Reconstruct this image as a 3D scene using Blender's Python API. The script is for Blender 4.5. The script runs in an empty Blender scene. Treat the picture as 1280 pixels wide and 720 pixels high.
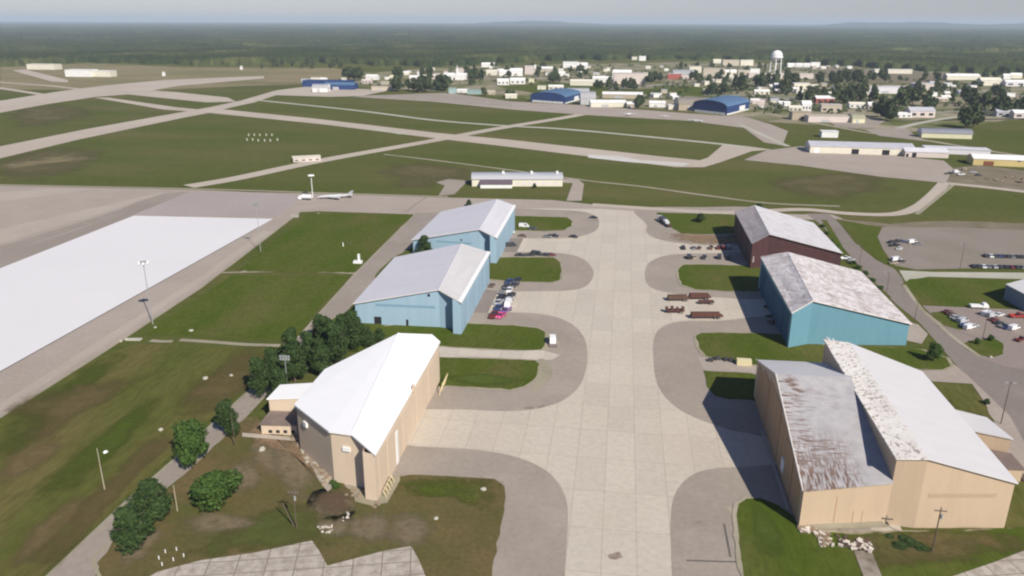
import bpy, bmesh, math, random
import numpy as np
from mathutils import Vector, Matrix
random.seed(7); np.random.seed(7)
scn = bpy.context.scene
C = scn.collection
rad = math.radians

# ------------------------------------------------------------------ camera
FPX, VPX, HY, ROLL, CAMH = 975.0, 783.0, 27.0, rad(0.22), 109.84
def _unroll(x, y):
    x -= 640; y -= 360
    return x*math.cos(ROLL)+y*math.sin(ROLL), -x*math.sin(ROLL)+y*math.cos(ROLL)
_u, _v = _unroll(VPX, HY)
TH = math.atan(-_v/FPX)
YAW = math.atan2(_u, FPX*math.cos(TH)-_v*math.sin(TH))
def ray(x, y):
    u, v = _unroll(x, y)
    X, Y, Z = u, FPX*math.cos(TH)-v*math.sin(TH), -FPX*math.sin(TH)-v*math.cos(TH)
    c, s = math.cos(YAW), math.sin(YAW)
    return Vector((X*c-Y*s, X*s+Y*c, Z))
def P(x, y, z=0.0):                       # point of the ground seen at photo pixel x,y
    d = ray(x, y); t = (z-CAMH)/d.z
    return Vector((d.x*t, d.y*t, z))
def PXM(x, y):                            # photo pixels per metre there
    return FPX/(P(x, y)-Vector((0, 0, CAMH))).length
def HGT(bx, by, tx, ty):
    g = P(bx, by); d = ray(tx, ty); t = g.y/d.y
    return CAMH+d.z*t
cam = bpy.data.cameras.new('Camera'); co = bpy.data.objects.new('Camera', cam); C.objects.link(co)
cam.sensor_width = 36; cam.lens = FPX/1280*36; cam.clip_start = 1; cam.clip_end = 90000
fwd = ray(640, 360).normalized()
rgt = (ray(641, 360)-ray(640, 360)).normalized()
upv = rgt.cross(fwd).normalized()
M = Matrix((rgt, upv, -fwd)).transposed().to_4x4(); M.translation = (0, 0, CAMH)
co.matrix_world = M
scn.camera = co

# ------------------------------------------------------------------ light
SUN_DIR = Vector((-7.9, 10.1, -10.2)).normalized()      # the way the light travels
w = bpy.data.worlds.new('World'); scn.world = w; w.use_nodes = True
nt = w.node_tree; nt.nodes.clear()
sky = nt.nodes.new('ShaderNodeTexSky'); sky.sky_type = 'NISHITA'; sky.sun_disc = False
sky.sun_elevation = math.asin(-SUN_DIR.z)
sky.sun_rotation = math.atan2(-SUN_DIR.x, -SUN_DIR.y)
sky.air_density = 1.0; sky.dust_density = 0.3; sky.ozone_density = 4.0; sky.altitude = 200
bg = nt.nodes.new('ShaderNodeBackground'); bg.inputs['Strength'].default_value = 0.085
wo = nt.nodes.new('ShaderNodeOutputWorld')
tint = nt.nodes.new('ShaderNodeMix'); tint.data_type = 'RGBA'; tint.blend_type = 'MULTIPLY'; tint.inputs[0].default_value = 1
tint.inputs[7].default_value = (0.78, 0.745, 0.90, 1)
nt.links.new(sky.outputs[0], tint.inputs[6]); nt.links.new(tint.outputs[2], bg.inputs[0]); nt.links.new(bg.outputs[0], wo.inputs[0])
sl = bpy.data.lights.new('sun', 'SUN'); sl.energy = 5.0; sl.angle = rad(0.6); sl.color = (1.0, 0.93, 0.83)
so = bpy.data.objects.new('sun', sl); C.objects.link(so)
so.rotation_euler = SUN_DIR.to_track_quat('-Z', 'Y').to_euler(); so.location = (300, -300, 600)
scn.view_settings.view_transform = 'Standard'; scn.view_settings.look = 'None'
scn.view_settings.exposure = 0.22; scn.view_settings.gamma = 1
scn.cycles.filter_width = 2.2
scn.cycles.volume_bounces = 1; scn.cycles.max_bounces = 6; scn.cycles.transparent_max_bounces = 8

# ------------------------------------------------------------------ materials
MATS = {}
def mat(name, c1, c2=None, scale=0.1, c3=None, scale3=0.5, amt3=0.5, rough=0.85, bump=0.0, bscale=2.0,
        stretch=(1, 1, 1), lo=0.35, hi=0.65, lo3=0.5, hi3=0.7, local=False, spec=0.3, metal=0.0, fine=0.12):
    if name in MATS: return MATS[name]
    m = bpy.data.materials.new(name); m.use_nodes = True; t = m.node_tree; N = t.nodes; L = t.links
    b = N['Principled BSDF']; b.inputs['Roughness'].default_value = rough
    b.inputs['Specular IOR Level'].default_value = spec; b.inputs['Metallic'].default_value = metal
    if local: src = N.new('ShaderNodeTexCoord').outputs['Object']
    else: src = N.new('ShaderNodeNewGeometry').outputs['Position']
    mp = N.new('ShaderNodeMapping'); mp.inputs['Scale'].default_value = stretch
    L.new(src, mp.inputs[0]); vec = mp.outputs[0]
    def noise(s, det=5, rgh=0.6):
        n = N.new('ShaderNodeTexNoise'); n.inputs['Scale'].default_value = s
        n.inputs['Detail'].default_value = det; n.inputs['Roughness'].default_value = rgh
        L.new(vec, n.inputs['Vector']); return n.outputs['Fac']
    def mix(fac, a, bb, f=None):
        x = N.new('ShaderNodeMix'); x.data_type = 'RGBA'
        if fac is not None: L.new(fac, x.inputs[0])
        else: x.inputs[0].default_value = f
        for s, v in ((6, a), (7, bb)):
            if isinstance(v, tuple): x.inputs[s].default_value = (*v, 1)
            else: L.new(v, x.inputs[s])
        return x.outputs[2]
    def rng(o, a, bb, mx=1.0):
        r = N.new('ShaderNodeMapRange'); r.inputs[1].default_value = a; r.inputs[2].default_value = bb
        r.inputs[4].default_value = mx; L.new(o, r.inputs[0]); return r.outputs[0]
    out = c1
    if c2: out = mix(rng(noise(scale), lo, hi), c1, c2)
    if c3: out = mix(rng(noise(scale3), lo3, hi3, amt3), out, c3)
    if fine:
        f = rng(noise(scale*9+0.3, 6, 0.8), 0.3, 0.7)
        dk = N.new('ShaderNodeMix'); dk.data_type = 'RGBA'; dk.blend_type = 'MULTIPLY'; dk.inputs[0].default_value = 1
        g = mix(f, (1-fine,)*3, (1+fine,)*3)
        if isinstance(out, tuple): dk.inputs[6].default_value = (*out, 1)
        else: L.new(out, dk.inputs[6])
        L.new(g, dk.inputs[7]); out = dk.outputs[2]
    if isinstance(out, tuple): b.inputs['Base Color'].default_value = (*out, 1)
    else: L.new(out, b.inputs['Base Color'])
    if bump:
        bm_ = N.new('ShaderNodeBump'); bm_.inputs['Strength'].default_value = bump; bm_.inputs['Distance'].default_value = 0.3
        L.new(noise(bscale), bm_.inputs['Height']); L.new(bm_.outputs[0], b.inputs['Normal'])
    MATS[name] = m; return m

def slab_mat(name, c1, c2, joint, size=7.62, ox=0.2, oy=0.0, msize=0.12, stain=(0.3, 0.27, 0.22), stain_amt=0.35, sy=None, sscale=0.03, rot=0.0):
    m = mat(name, c1, fine=0)
    t = m.node_tree; N = t.nodes; L = t.links; b = N['Principled BSDF']; b.inputs['Roughness'].default_value = 0.9
    for l in list(b.inputs['Base Color'].links): L.remove(l)
    pos = N.new('ShaderNodeNewGeometry').outputs['Position']
    mp = N.new('ShaderNodeMapping'); mp.inputs['Location'].default_value = (-ox, -oy, 0); mp.inputs['Rotation'].default_value = (0, 0, rot); L.new(pos, mp.inputs[0])
    br = N.new('ShaderNodeTexBrick'); br.offset = 0; br.squash = 1
    br.inputs['Scale'].default_value = 1; br.inputs['Brick Width'].default_value = size; br.inputs['Row Height'].default_value = sy or size
    br.inputs['Mortar Size'].default_value = msize; br.inputs['Mortar Smooth'].default_value = 0.6
    br.inputs['Color1'].default_value = (*c1, 1); br.inputs['Color2'].default_value = (*c2, 1); br.inputs['Mortar'].default_value = (*joint, 1)
    L.new(mp.outputs[0], br.inputs['Vector'])
    n = N.new('ShaderNodeTexNoise'); n.inputs['Scale'].default_value = sscale; n.inputs['Detail'].default_value = 6; n.inputs['Roughness'].default_value = 0.65
    L.new(pos, n.inputs['Vector'])
    r = N.new('ShaderNodeMapRange'); r.inputs[1].default_value = 0.42; r.inputs[2].default_value = 0.75; r.inputs[4].default_value = stain_amt; L.new(n.outputs[0], r.inputs[0])
    x = N.new('ShaderNodeMix'); x.data_type = 'RGBA'; L.new(r.outputs[0], x.inputs[0]); L.new(br.outputs['Color'], x.inputs[6]); x.inputs[7].default_value = (*stain, 1)
    n2 = N.new('ShaderNodeTexNoise'); n2.inputs['Scale'].default_value = 0.6; n2.inputs['Detail'].default_value = 6; n2.inputs['Roughness'].default_value = 0.75; L.new(pos, n2.inputs['Vector'])
    r2 = N.new('ShaderNodeMapRange'); r2.inputs[1].default_value = 0.25; r2.inputs[2].default_value = 0.75; r2.inputs[3].default_value = 0.86; r2.inputs[4].default_value = 1.14; L.new(n2.outputs[0], r2.inputs[0])
    y = N.new('ShaderNodeMix'); y.data_type = 'RGBA'; y.blend_type = 'MULTIPLY'; y.inputs[0].default_value = 1
    L.new(x.outputs[2], y.inputs[6]); L.new(r2.outputs[0], y.inputs[7]); L.new(y.outputs[2], b.inputs['Base Color'])
    return m

GRASS = mat('field_grass', (0.074, 0.092, 0.020), (0.105, 0.106, 0.034), 0.009, (0.140, 0.118, 0.055), 0.012, 0.6, rough=1, stretch=(0.4, 1, 1), spec=0, fine=.25)
LUSH = mat('lush_grass', (0.062, 0.092, 0.012), (0.090, 0.104, 0.022), 0.06, (0.115, 0.104, 0.036), 0.045, 0.8, rough=1, spec=0, stretch=(1, .35, 1), fine=.28)
OLIVE = mat('worn_grass', (0.080, 0.094, 0.020), (0.115, 0.108, 0.034), 0.045, (0.155, 0.118, 0.052), 0.03, 0.9, rough=1, spec=0, stretch=(1, .22, 1), fine=.3)
DRY = mat('dry_grass', (0.235, 0.19, 0.10), (0.16, 0.15, 0.062), 0.008, (0.30, 0.24, 0.165), 0.02, 0.5, rough=1, stretch=(0.5, 1, 1), spec=0.1)
DIRT = mat('bare_dirt', (0.235, 0.195, 0.145), (0.17, 0.15, 0.10), 0.05, (0.12, 0.115, 0.06), 0.09, 0.6, rough=1, spec=0.0)
ORANGE = mat('orange_soil', (0.30, 0.20, 0.12), (0.22, 0.16, 0.10), 0.12, rough=1, spec=0.0)
TOWNG = mat('town_ground', (0.11, 0.125, 0.04), (0.27, 0.235, 0.165), 0.012, (0.40, 0.35, 0.27), 0.02, 0.7, rough=1, spec=0.0, lo=0.42, hi=0.6)
CONC = slab_mat('slab_concrete', (0.525, 0.47, 0.385), (0.475, 0.425, 0.35), (0.37, 0.315, 0.25), msize=0.11, sy=15.24, stain=(0.43, 0.36, 0.285))
ASPH = mat('aged_asphalt', (0.325, 0.28, 0.232), (0.285, 0.245, 0.203), 0.035, (0.38, 0.325, 0.27), 0.06, 0.5, rough=0.95, spec=0.2)
ASPH2 = mat('road_asphalt', (0.235, 0.20, 0.175), (0.205, 0.175, 0.15), 0.03, (0.28, 0.24, 0.205), 0.02, 0.5, rough=0.95, spec=0.2)
TARC = mat('tar_dark', (0.10, 0.09, 0.08), (0.14, 0.12, 0.10), 0.2, rough=0.95)
APRON = slab_mat('apron_concrete', (0.37, 0.315, 0.265), (0.35, 0.30, 0.25), (0.34, 0.29, 0.245), size=7.62, stain=(0.30, 0.24, 0.195), stain_amt=0.6, msize=0.06)
APRONB = mat('apron_brown_band', (0.255, 0.215, 0.175), (0.29, 0.25, 0.21), 0.02, rough=0.95)
WHITEG = mat('white_surface', (0.67, 0.655, 0.65), (0.65, 0.64, 0.635), 0.02, rough=0.9, fine=0.01)
RUNW = mat('runway_concrete', (0.46, 0.395, 0.32), (0.40, 0.34, 0.275), 0.012, (0.50, 0.45, 0.37), 0.006, 0.5, rough=0.95)
PALE = mat('pale_concrete', (0.45, 0.43, 0.36), (0.37, 0.36, 0.28), 0.03, rough=0.95)
PATHM = mat('pale_path', (0.36, 0.32, 0.235), (0.26, 0.235, 0.16), 0.04, rough=1)
PADC = slab_mat('pad_concrete', (0.46, 0.41, 0.35), (0.42, 0.375, 0.32), (0.17, 0.145, 0.10), size=6.1, sy=4.2, ox=-43, oy=1.8, msize=0.16, stain=(0.24, 0.20, 0.15), stain_amt=1.0, sscale=0.5, rot=rad(-14))

TANW = mat('tan_cladding', (0.50, 0.385, 0.265), (0.48, 0.365, 0.25), 0.6, (0.42, 0.32, 0.215), 0.25, 0.35, stretch=(1, 1, 0.12), rough=0.7, fine=0.05)
CREAMW = mat('cream_tan_walls', (0.60, 0.485, 0.36), (0.575, 0.465, 0.345), 0.5, (0.50, 0.40, 0.295), 0.25, 0.35, stretch=(1, 1, 0.12), rough=0.7, fine=0.05)
BRNW = mat('tan_door_panels', (0.42, 0.275, 0.155), (0.38, 0.245, 0.135), 0.4, (0.30, 0.20, 0.13), 0.3, 0.4, stretch=(1, 1, 0.12), rough=0.75, fine=0.05)
LBLUE = mat('light_blue_cladding', (0.31, 0.44, 0.53), (0.29, 0.42, 0.505), 0.5, (0.26, 0.38, 0.46), 0.2, 0.35, stretch=(1, 1, 0.12), rough=0.6, fine=0.05)
TEAL = mat('teal_cladding', (0.135, 0.285, 0.345), (0.12, 0.265, 0.325), 0.5, (0.11, 0.235, 0.29), 0.2, 0.3, stretch=(1, 1, 0.12), rough=0.6, fine=0.05)
MAROON = mat('maroon_cladding', (0.075, 0.03, 0.03), (0.06, 0.026, 0.027), 0.5, stretch=(1, 1, 0.12), rough=0.7)
WROOF = mat('white_membrane', (0.82, 0.82, 0.81), (0.80, 0.80, 0.79), 0.2, rough=0.75, fine=0.01)
GROOF = mat('grey_white_metal', (0.62, 0.61, 0.63), (0.59, 0.58, 0.60), 0.3, (0.54, 0.53, 0.55), 0.1, 0.4, stretch=(0.15, 1, 1), rough=0.6, fine=0.04)
CROOF = mat('cream_white_metal', (0.60, 0.585, 0.57), (0.57, 0.55, 0.53), 0.3, (0.52, 0.50, 0.48), 0.1, 0.4, stretch=(0.15, 1, 1), rough=0.6, fine=0.04)
PATCH = mat('patched_metal_roof', (0.66, 0.625, 0.61), (0.44, 0.39, 0.37), 0.22, (0.28, 0.225, 0.20), 0.7, 0.7, rough=0.75, lo=0.42, hi=0.66, lo3=0.52, hi3=0.62, fine=.2)
RUST0 = mat('rust_base_unused', (0.47, 0.45, 0.44), (0.40, 0.37, 0.35), 0.2, (0.22, 0.155, 0.12), 0.35, 0.85, rough=0.75, stretch=(1, 0.35, 1), lo3=0.52, hi3=0.62)
def rustroof():
    m = mat('rust_streaked_roof', (0.5, 0.48, 0.48), rough=.75, fine=0); N = m.node_tree.nodes; L = m.node_tree.links; b = N['Principled BSDF']
    pos = N.new('ShaderNodeNewGeometry').outputs['Position']
    def ns(scale, st, det=4):
        mp = N.new('ShaderNodeMapping'); mp.inputs['Scale'].default_value = st; L.new(pos, mp.inputs[0]); n = N.new('ShaderNodeTexNoise'); n.inputs['Scale'].default_value = scale; n.inputs['Detail'].default_value = det; L.new(mp.outputs[0], n.inputs['Vector']); return n.outputs['Fac']
    def rg(o, a, c, lo=0, hi=1):
        q = N.new('ShaderNodeMapRange'); q.inputs[1].default_value = a; q.inputs[2].default_value = c; q.inputs[3].default_value = lo; q.inputs[4].default_value = hi; L.new(o, q.inputs[0]); return q.outputs[0]
    def mth(op, a, c):
        q = N.new('ShaderNodeMath'); q.operation = op; L.new(a, q.inputs[0]); L.new(c, q.inputs[1]); return q.outputs[0]
    area = rg(ns(.09, (1, 1, 1)), .40, .58); rows = rg(ns(1.0, (.30, 1.9, 1), 2), .50, .60); cols = rg(ns(1.0, (2.2, .30, 1), 3), .42, .56)
    sp = N.new('ShaderNodeSeparateXYZ'); L.new(pos, sp.inputs[0]); south = rg(sp.outputs['Y'], 182, 164); xin = rg(sp.outputs['X'], 60, 55)
    k = mth('MAXIMUM', mth('MULTIPLY', area, rows), mth('MULTIPLY', south, cols)); k = mth('MULTIPLY', k, xin)
    x = N.new('ShaderNodeMix'); x.data_type = 'RGBA'; L.new(k, x.inputs[0]); x.inputs[6].default_value = (.39, .375, .375, 1); x.inputs[7].default_value = (.16, .105, .08, 1)
    f = rg(ns(.5, (1, 1, 1), 6), .3, .7, .88, 1.08); y = N.new('ShaderNodeMix'); y.data_type = 'RGBA'; y.blend_type = 'MULTIPLY'; y.inputs[0].default_value = 1
    L.new(x.outputs[2], y.inputs[6]); L.new(f, y.inputs[7]); L.new(y.outputs[2], b.inputs['Base Color']); return m
RUST = rustroof()
DIRTYW = mat('dirty_white_roof', (0.80, 0.77, 0.71), (0.70, 0.65, 0.58), 0.25, (0.30, 0.24, 0.18), 0.9, 0.85, rough=0.8, lo3=0.53, hi3=0.62)
RROOF = mat('light_grey_roof', (0.60, 0.585, 0.575), (0.57, 0.555, 0.55), 0.3, stretch=(0.15, 1, 1), rough=0.65, fine=0.03)
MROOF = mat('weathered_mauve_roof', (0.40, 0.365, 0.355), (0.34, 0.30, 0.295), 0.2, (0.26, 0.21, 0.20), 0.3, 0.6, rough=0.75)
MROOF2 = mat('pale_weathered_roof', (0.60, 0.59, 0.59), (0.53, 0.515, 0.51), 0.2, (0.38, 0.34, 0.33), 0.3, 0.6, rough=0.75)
BRNR = mat('brown_flat_roof', (0.22, 0.17, 0.14), (0.17, 0.13, 0.11), 0.3, rough=0.9)
TRIM = mat('pale_trim', (0.62, 0.58, 0.52), rough=0.7, local=True)
DARK = mat('dark_opening', (0.018, 0.018, 0.022), rough=0.9, fine=0)
GLASS = mat('dark_glass', (0.03, 0.035, 0.045), rough=0.12, spec=0.6, fine=0)
BLACK = mat('black_rubber', (0.02, 0.02, 0.02), rough=0.9, fine=0)
STEEL = mat('galvanised_steel', (0.42, 0.43, 0.41), (0.36, 0.37, 0.36), 1.0, rough=0.5, metal=0.3, local=True)
WOOD = mat('weathered_wood', (0.10, 0.075, 0.055), (0.13, 0.10, 0.075), 1.5, rough=0.95, stretch=(1, 1, 0.2), local=True)
PALEWOOD = mat('bleached_wood', (0.42, 0.38, 0.27), (0.34, 0.30, 0.21), 1.5, rough=0.95, stretch=(1, 1, 0.2), local=True)
WHITEP = mat('white_paint', (0.80, 0.80, 0.78), (0.74, 0.74, 0.72), 0.5, rough=0.5, local=True, fine=0.04)
def paint(n, c): return mat('paint_'+n, c, rough=0.35, local=True, fine=0.04, spec=0.5)

def leafmat(name, c1, c2):
    m = bpy.data.materials.new(name); m.use_nodes = True; N = m.node_tree.nodes; L = m.node_tree.links; b = N['Principled BSDF']
    b.inputs['Roughness'].default_value = 0.8; b.inputs['Specular IOR Level'].default_value = 0.15
    g = N.new('ShaderNodeNewGeometry'); x = N.new('ShaderNodeMix'); x.data_type = 'RGBA'
    L.new(g.outputs['Random Per Island'], x.inputs[0]); x.inputs[6].default_value = (*c1, 1); x.inputs[7].default_value = (*c2, 1)
    L.new(x.outputs[2], b.inputs['Base Color']); return m
LEAF_D = leafmat('dark_pine_leaf', (0.020, 0.042, 0.012), (0.055, 0.09, 0.026))
LEAF_M = leafmat('green_leaf', (0.032, 0.066, 0.014), (0.07, 0.12, 0.026))
LEAF_F = leafmat('dark_town_leaf', (0.032, 0.05, 0.024), (0.065, 0.085, 0.036))
LEAF_G = leafmat('town_leaf', (0.055, 0.078, 0.03), (0.095, 0.12, 0.05))
BARK = mat('bark', (0.13, 0.10, 0.075), (0.09, 0.07, 0.055), 2.0, rough=1, local=True)

# ------------------------------------------------------------------ helpers
def newobj(name, bm, mats, parent=None, loc=None):
    me = bpy.data.meshes.new(name); bm.normal_update(); bm.to_mesh(me); bm.free()
    if not isinstance(mats, (list, tuple)): mats = [mats]
    for m in mats: me.materials.append(m)
    o = bpy.data.objects.new(name, me); C.objects.link(o)
    if parent: o.parent = parent
    if loc is not None: o.location = loc
    return o
def tag(o, label=None, cat=None, group=None, kind=None):
    if label: o['label'] = label
    if cat: o['category'] = cat
    if group: o['group'] = group
    if kind: o['kind'] = kind
    return o
def thing(name, label, cat, loc=(0, 0, 0), rz=0.0, group=None):
    o = bpy.data.objects.new(name, None); C.objects.link(o); o.location = loc; o.rotation_euler = (0, 0, rz)
    o.empty_display_size = 0.1
    return tag(o, label, cat, group)
def copy_thing(root, loc, rz=0.0, scale=None, label=None, group=None):
    r = root.copy(); C.objects.link(r); r.location = loc; r.rotation_euler = (0, 0, rz)
    if scale: r.scale = scale if isinstance(scale, tuple) else (scale,)*3
    if label: r['label'] = label
    if group: r['group'] = group
    for ch in [o for o in KIDS.get(root.name, [])]:
        c = ch.copy(); C.objects.link(c); c.parent = r
        for g in KIDS.get(ch.name, []):
            d = g.copy(); C.objects.link(d); d.parent = c
    return r
KIDS = {}
def reg(root):                             # remember children for fast copies
    KIDS[root.name] = list(root.children)
    for ch in root.children: KIDS[ch.name] = list(ch.children)
    return root
def box(bm, x0, x1, y0, y1, z0, z1, mi=0):
    v = [bm.verts.new(p) for p in ((x0, y0, z0), (x1, y0, z0), (x1, y1, z0), (x0, y1, z0), (x0, y0, z1), (x1, y0, z1), (x1, y1, z1), (x0, y1, z1))]
    for f in ((0, 3, 2, 1), (4, 5, 6, 7), (0, 1, 5, 4), (1, 2, 6, 5), (2, 3, 7, 6), (3, 0, 4, 7)):
        fc = bm.faces.new([v[i] for i in f]); fc.material_index = mi
    return v
def prism(bm, pts, ztop, z0=0.0, mi=0, cap=True):    # pts: ccw or cw footprint; ztop: number or list
    n = len(pts); zt = ztop if isinstance(ztop, (list, tuple)) else [ztop]*n
    lo = [bm.verts.new((p[0], p[1], z0)) for p in pts]; hi = [bm.verts.new((p[0], p[1], z)) for p, z in zip(pts, zt)]
    for i in range(n):
        j = (i+1) % n; bm.faces.new((lo[i], lo[j], hi[j], hi[i])).material_index = mi
    if cap: bm.faces.new(hi).material_index = mi; bm.faces.new(lo[::-1]).material_index = mi
    bmesh.ops.recalc_face_normals(bm, faces=bm.faces)
def slab(bm, pts3, th=0.35, mi=0):         # thick roof panel from 3D polygon (top surface)
    up = [bm.verts.new(p) for p in pts3]; dn = [bm.verts.new((p[0], p[1], p[2]-th)) for p in pts3]; n = len(up)
    fs = [bm.faces.new(up), bm.faces.new(dn[::-1])]
    for i in range(n): fs.append(bm.faces.new((up[i], dn[i], dn[(i+1) % n], up[(i+1) % n])))
    for f in fs: f.material_index = mi
    bmesh.ops.recalc_face_normals(bm, faces=fs)
def tube(bm, a, b, r0, r1=None, n=8, mi=0):
    a = Vector(a); b = Vector(b); r1 = r0 if r1 is None else r1; d = (b-a).normalized()
    u = d.orthogonal().normalized(); v = d.cross(u)
    A = [bm.verts.new(a+(u*math.cos(2*math.pi*i/n)+v*math.sin(2*math.pi*i/n))*r0) for i in range(n)]
    B = [bm.verts.new(b+(u*math.cos(2*math.pi*i/n)+v*math.sin(2*math.pi*i/n))*r1) for i in range(n)]
    for i in range(n):
        j = (i+1) % n; bm.faces.new((A[i], A[j], B[j], B[i])).material_index = mi
    bm.faces.new(A[::-1]).material_index = mi; bm.faces.new(B).material_index = mi
def sphere(bm, c, r, seg=12, rings=8, sc=(1, 1, 1), mi=0):
    res = bmesh.ops.create_uvsphere(bm, u_segments=seg, v_segments=rings, radius=r, matrix=Matrix.Translation(c) @ Matrix.Diagonal((*sc, 1)))
    for v in res['verts']:
        for f in v.link_faces: f.material_index = mi; f.smooth = True
def catmull(pts, n=6, closed=True):
    out = []; N = len(pts)
    for i in range(N if closed else N-1):
        p0, p1, p2, p3 = (pts[(i-1) % N], pts[i], pts[(i+1) % N], pts[(i+2) % N]) if closed else (pts[max(i-1, 0)], pts[i], pts[i+1], pts[min(i+2, N-1)])
        for k in range(n):
            t = k/n
            out.append(tuple(0.5*((2*b)+(-a+c)*t+(2*a-5*b+4*c-d)*t*t+(-a+3*b-3*c+d)*t**3) for a, b, c, d in zip(p0, p1, p2, p3)))
    if not closed: out.append(tuple(pts[-1]))
    return out
def softmat(m, sc=0.35):
    nm = m.name+'_patchy'
    if nm in MATS: return MATS[nm]
    k = m.copy(); k.name = nm; N = k.node_tree.nodes; L = k.node_tree.links
    b = N['Principled BSDF']; out = next(n for n in N if n.type == 'OUTPUT_MATERIAL')
    at = N.new('ShaderNodeAttribute'); at.attribute_name = 'cover'
    ps = N.new('ShaderNodeNewGeometry'); n = N.new('ShaderNodeTexNoise'); n.inputs['Scale'].default_value = sc; n.inputs['Detail'].default_value = 6; n.inputs['Roughness'].default_value = .7
    L.new(ps.outputs['Position'], n.inputs['Vector'])
    a = N.new('ShaderNodeMath'); a.operation = 'MULTIPLY_ADD'; L.new(n.outputs['Fac'], a.inputs[0]); a.inputs[1].default_value = 2.4; a.inputs[2].default_value = -1.3
    c = N.new('ShaderNodeMath'); c.operation = 'ADD'; L.new(a.outputs[0], c.inputs[0]); L.new(at.outputs['Fac'], c.inputs[1])
    e = N.new('ShaderNodeMapRange'); e.interpolation_type = 'SMOOTHSTEP'; e.inputs[1].default_value = .08; e.inputs[2].default_value = 1.15; e.inputs[4].default_value = .92; L.new(c.outputs[0], e.inputs[0])
    t = N.new('ShaderNodeBsdfTransparent'); x = N.new('ShaderNodeMixShader')
    L.new(e.outputs[0], x.inputs[0]); L.new(t.outputs[0], x.inputs[1]); L.new(b.outputs[0], x.inputs[2]); L.new(x.outputs[0], out.inputs['Surface'])
    MATS[nm] = k; return k
def patch(name, m, px, sc=0.35, core=0.45, world=False):
    g = [Vector((a, b, 0)) for a, b in px] if world else [P(a, b) for a, b in px]
    g = [Vector((a, b, 0)) for a, b in catmull([(v.x, v.y) for v in g])]
    c = sum(g, Vector())/len(g); _layer[0] += 1; z = 0.01+_layer[0]*0.004+_shift[0]
    bm = bmesh.new(); lay = bm.verts.layers.float.new('cover'); rings = []
    for t, w in ((1.35, 0.0), (1.12, .2), (.92, .45), (.7, .75), (core, 1.0)):
        R = [bm.verts.new(((c+(v-c)*t).xy.to_3d()+Vector((0, 0, z)))) for v in g]
        for v in R: v[lay] = w
        rings.append(R)
    cv = bm.verts.new((c.x, c.y, z)); cv[lay] = 1.0; n = len(g)
    for A_, B_ in zip(rings, rings[1:]):
        for i in range(n): bm.faces.new((A_[i], A_[(i+1) % n], B_[(i+1) % n], B_[i]))
    for i in range(n): bm.faces.new((rings[-1][i], rings[-1][(i+1) % n], cv))
    bm.normal_update()
    if next(iter(bm.faces)).normal.z < 0: bmesh.ops.reverse_faces(bm, faces=bm.faces)
    o = newobj(name, bm, softmat(m, sc)); o['kind'] = 'structure'; return o
_layer = [0]; _shift = [0.0]      # stacking order of the flat surfaces; each district starts again near the ground
def district(start, shift): _layer[0] = start; _shift[0] = shift
def sheet(name, m, px, z=None, smooth=False, kind='structure', world=False, rough_edge=0.0):
    """one flat surface patch lying on the ground; outline given where the photo shows it"""
    if world: g = [Vector((a, b, 0)) for a, b in px]
    else: g = [P(a, b) for a, b in px]
    if smooth: g = [Vector((a, b, 0)) for a, b in catmull([(v.x, v.y) for v in g])]
    if rough_edge:
        h = []
        for i in range(len(g)):
            a, b = g[i], g[(i+1) % len(g)]; L = (b-a).length; k = max(1, min(60, int(L/2.5)))
            for q in range(k):
                h.append(a.lerp(b, q/k)+Vector((random.uniform(-1, 1), random.uniform(-1, 1), 0))*rough_edge)
        g = h
    if z is None: _layer[0] += 1; z = 0.01+_layer[0]*0.004+_shift[0]
    bm = bmesh.new(); vs = [bm.verts.new((v.x, v.y, z)) for v in g]
    f = bm.faces.new(vs); f.normal_update()
    if f.normal.z < 0: bmesh.ops.reverse_faces(bm, faces=[f])
    bmesh.ops.triangulate(bm, faces=[f])
    o = newobj(name, bm, m); o['kind'] = kind
    return o
def strip(name, m, px, width, z=None, smooth=True, world=False):
    g = [Vector((a, b, 0)) for a, b in px] if world else [P(a, b) for a, b in px]
    if smooth and len(g) > 2: g = [Vector((a, b, 0)) for a, b in catmull([(v.x, v.y) for v in g], 6, False)]
    if z is None: _layer[0] += 1; z = 0.01+_layer[0]*0.004+_shift[0]
    bm = bmesh.new(); prev = None
    for i, p in enumerate(g):
        d = (g[min(i+1, len(g)-1)]-g[max(i-1, 0)]).normalized(); n = Vector((-d.y, d.x, 0))*width/2
        cur = (bm.verts.new((p.x+n.x, p.y+n.y, z)), bm.verts.new((p.x-n.x, p.y-n.y, z)))
        if prev: bm.faces.new((prev[1], cur[1], cur[0], prev[0]))
        prev = cur
    o = newobj(name, bm, m); o['kind'] = 'structure'; return o

# ------------------------------------------------------------------ ground
bm = bmesh.new()
vs = [bm.verts.new(p) for p in ((-45000, -4000, 0), (45000, -4000, 0), (45000, 45000, 0), (-45000, 45000, 0))]; bm.faces.new(vs)
newobj('ground', bm, GRASS)['kind'] = 'structure'

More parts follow.
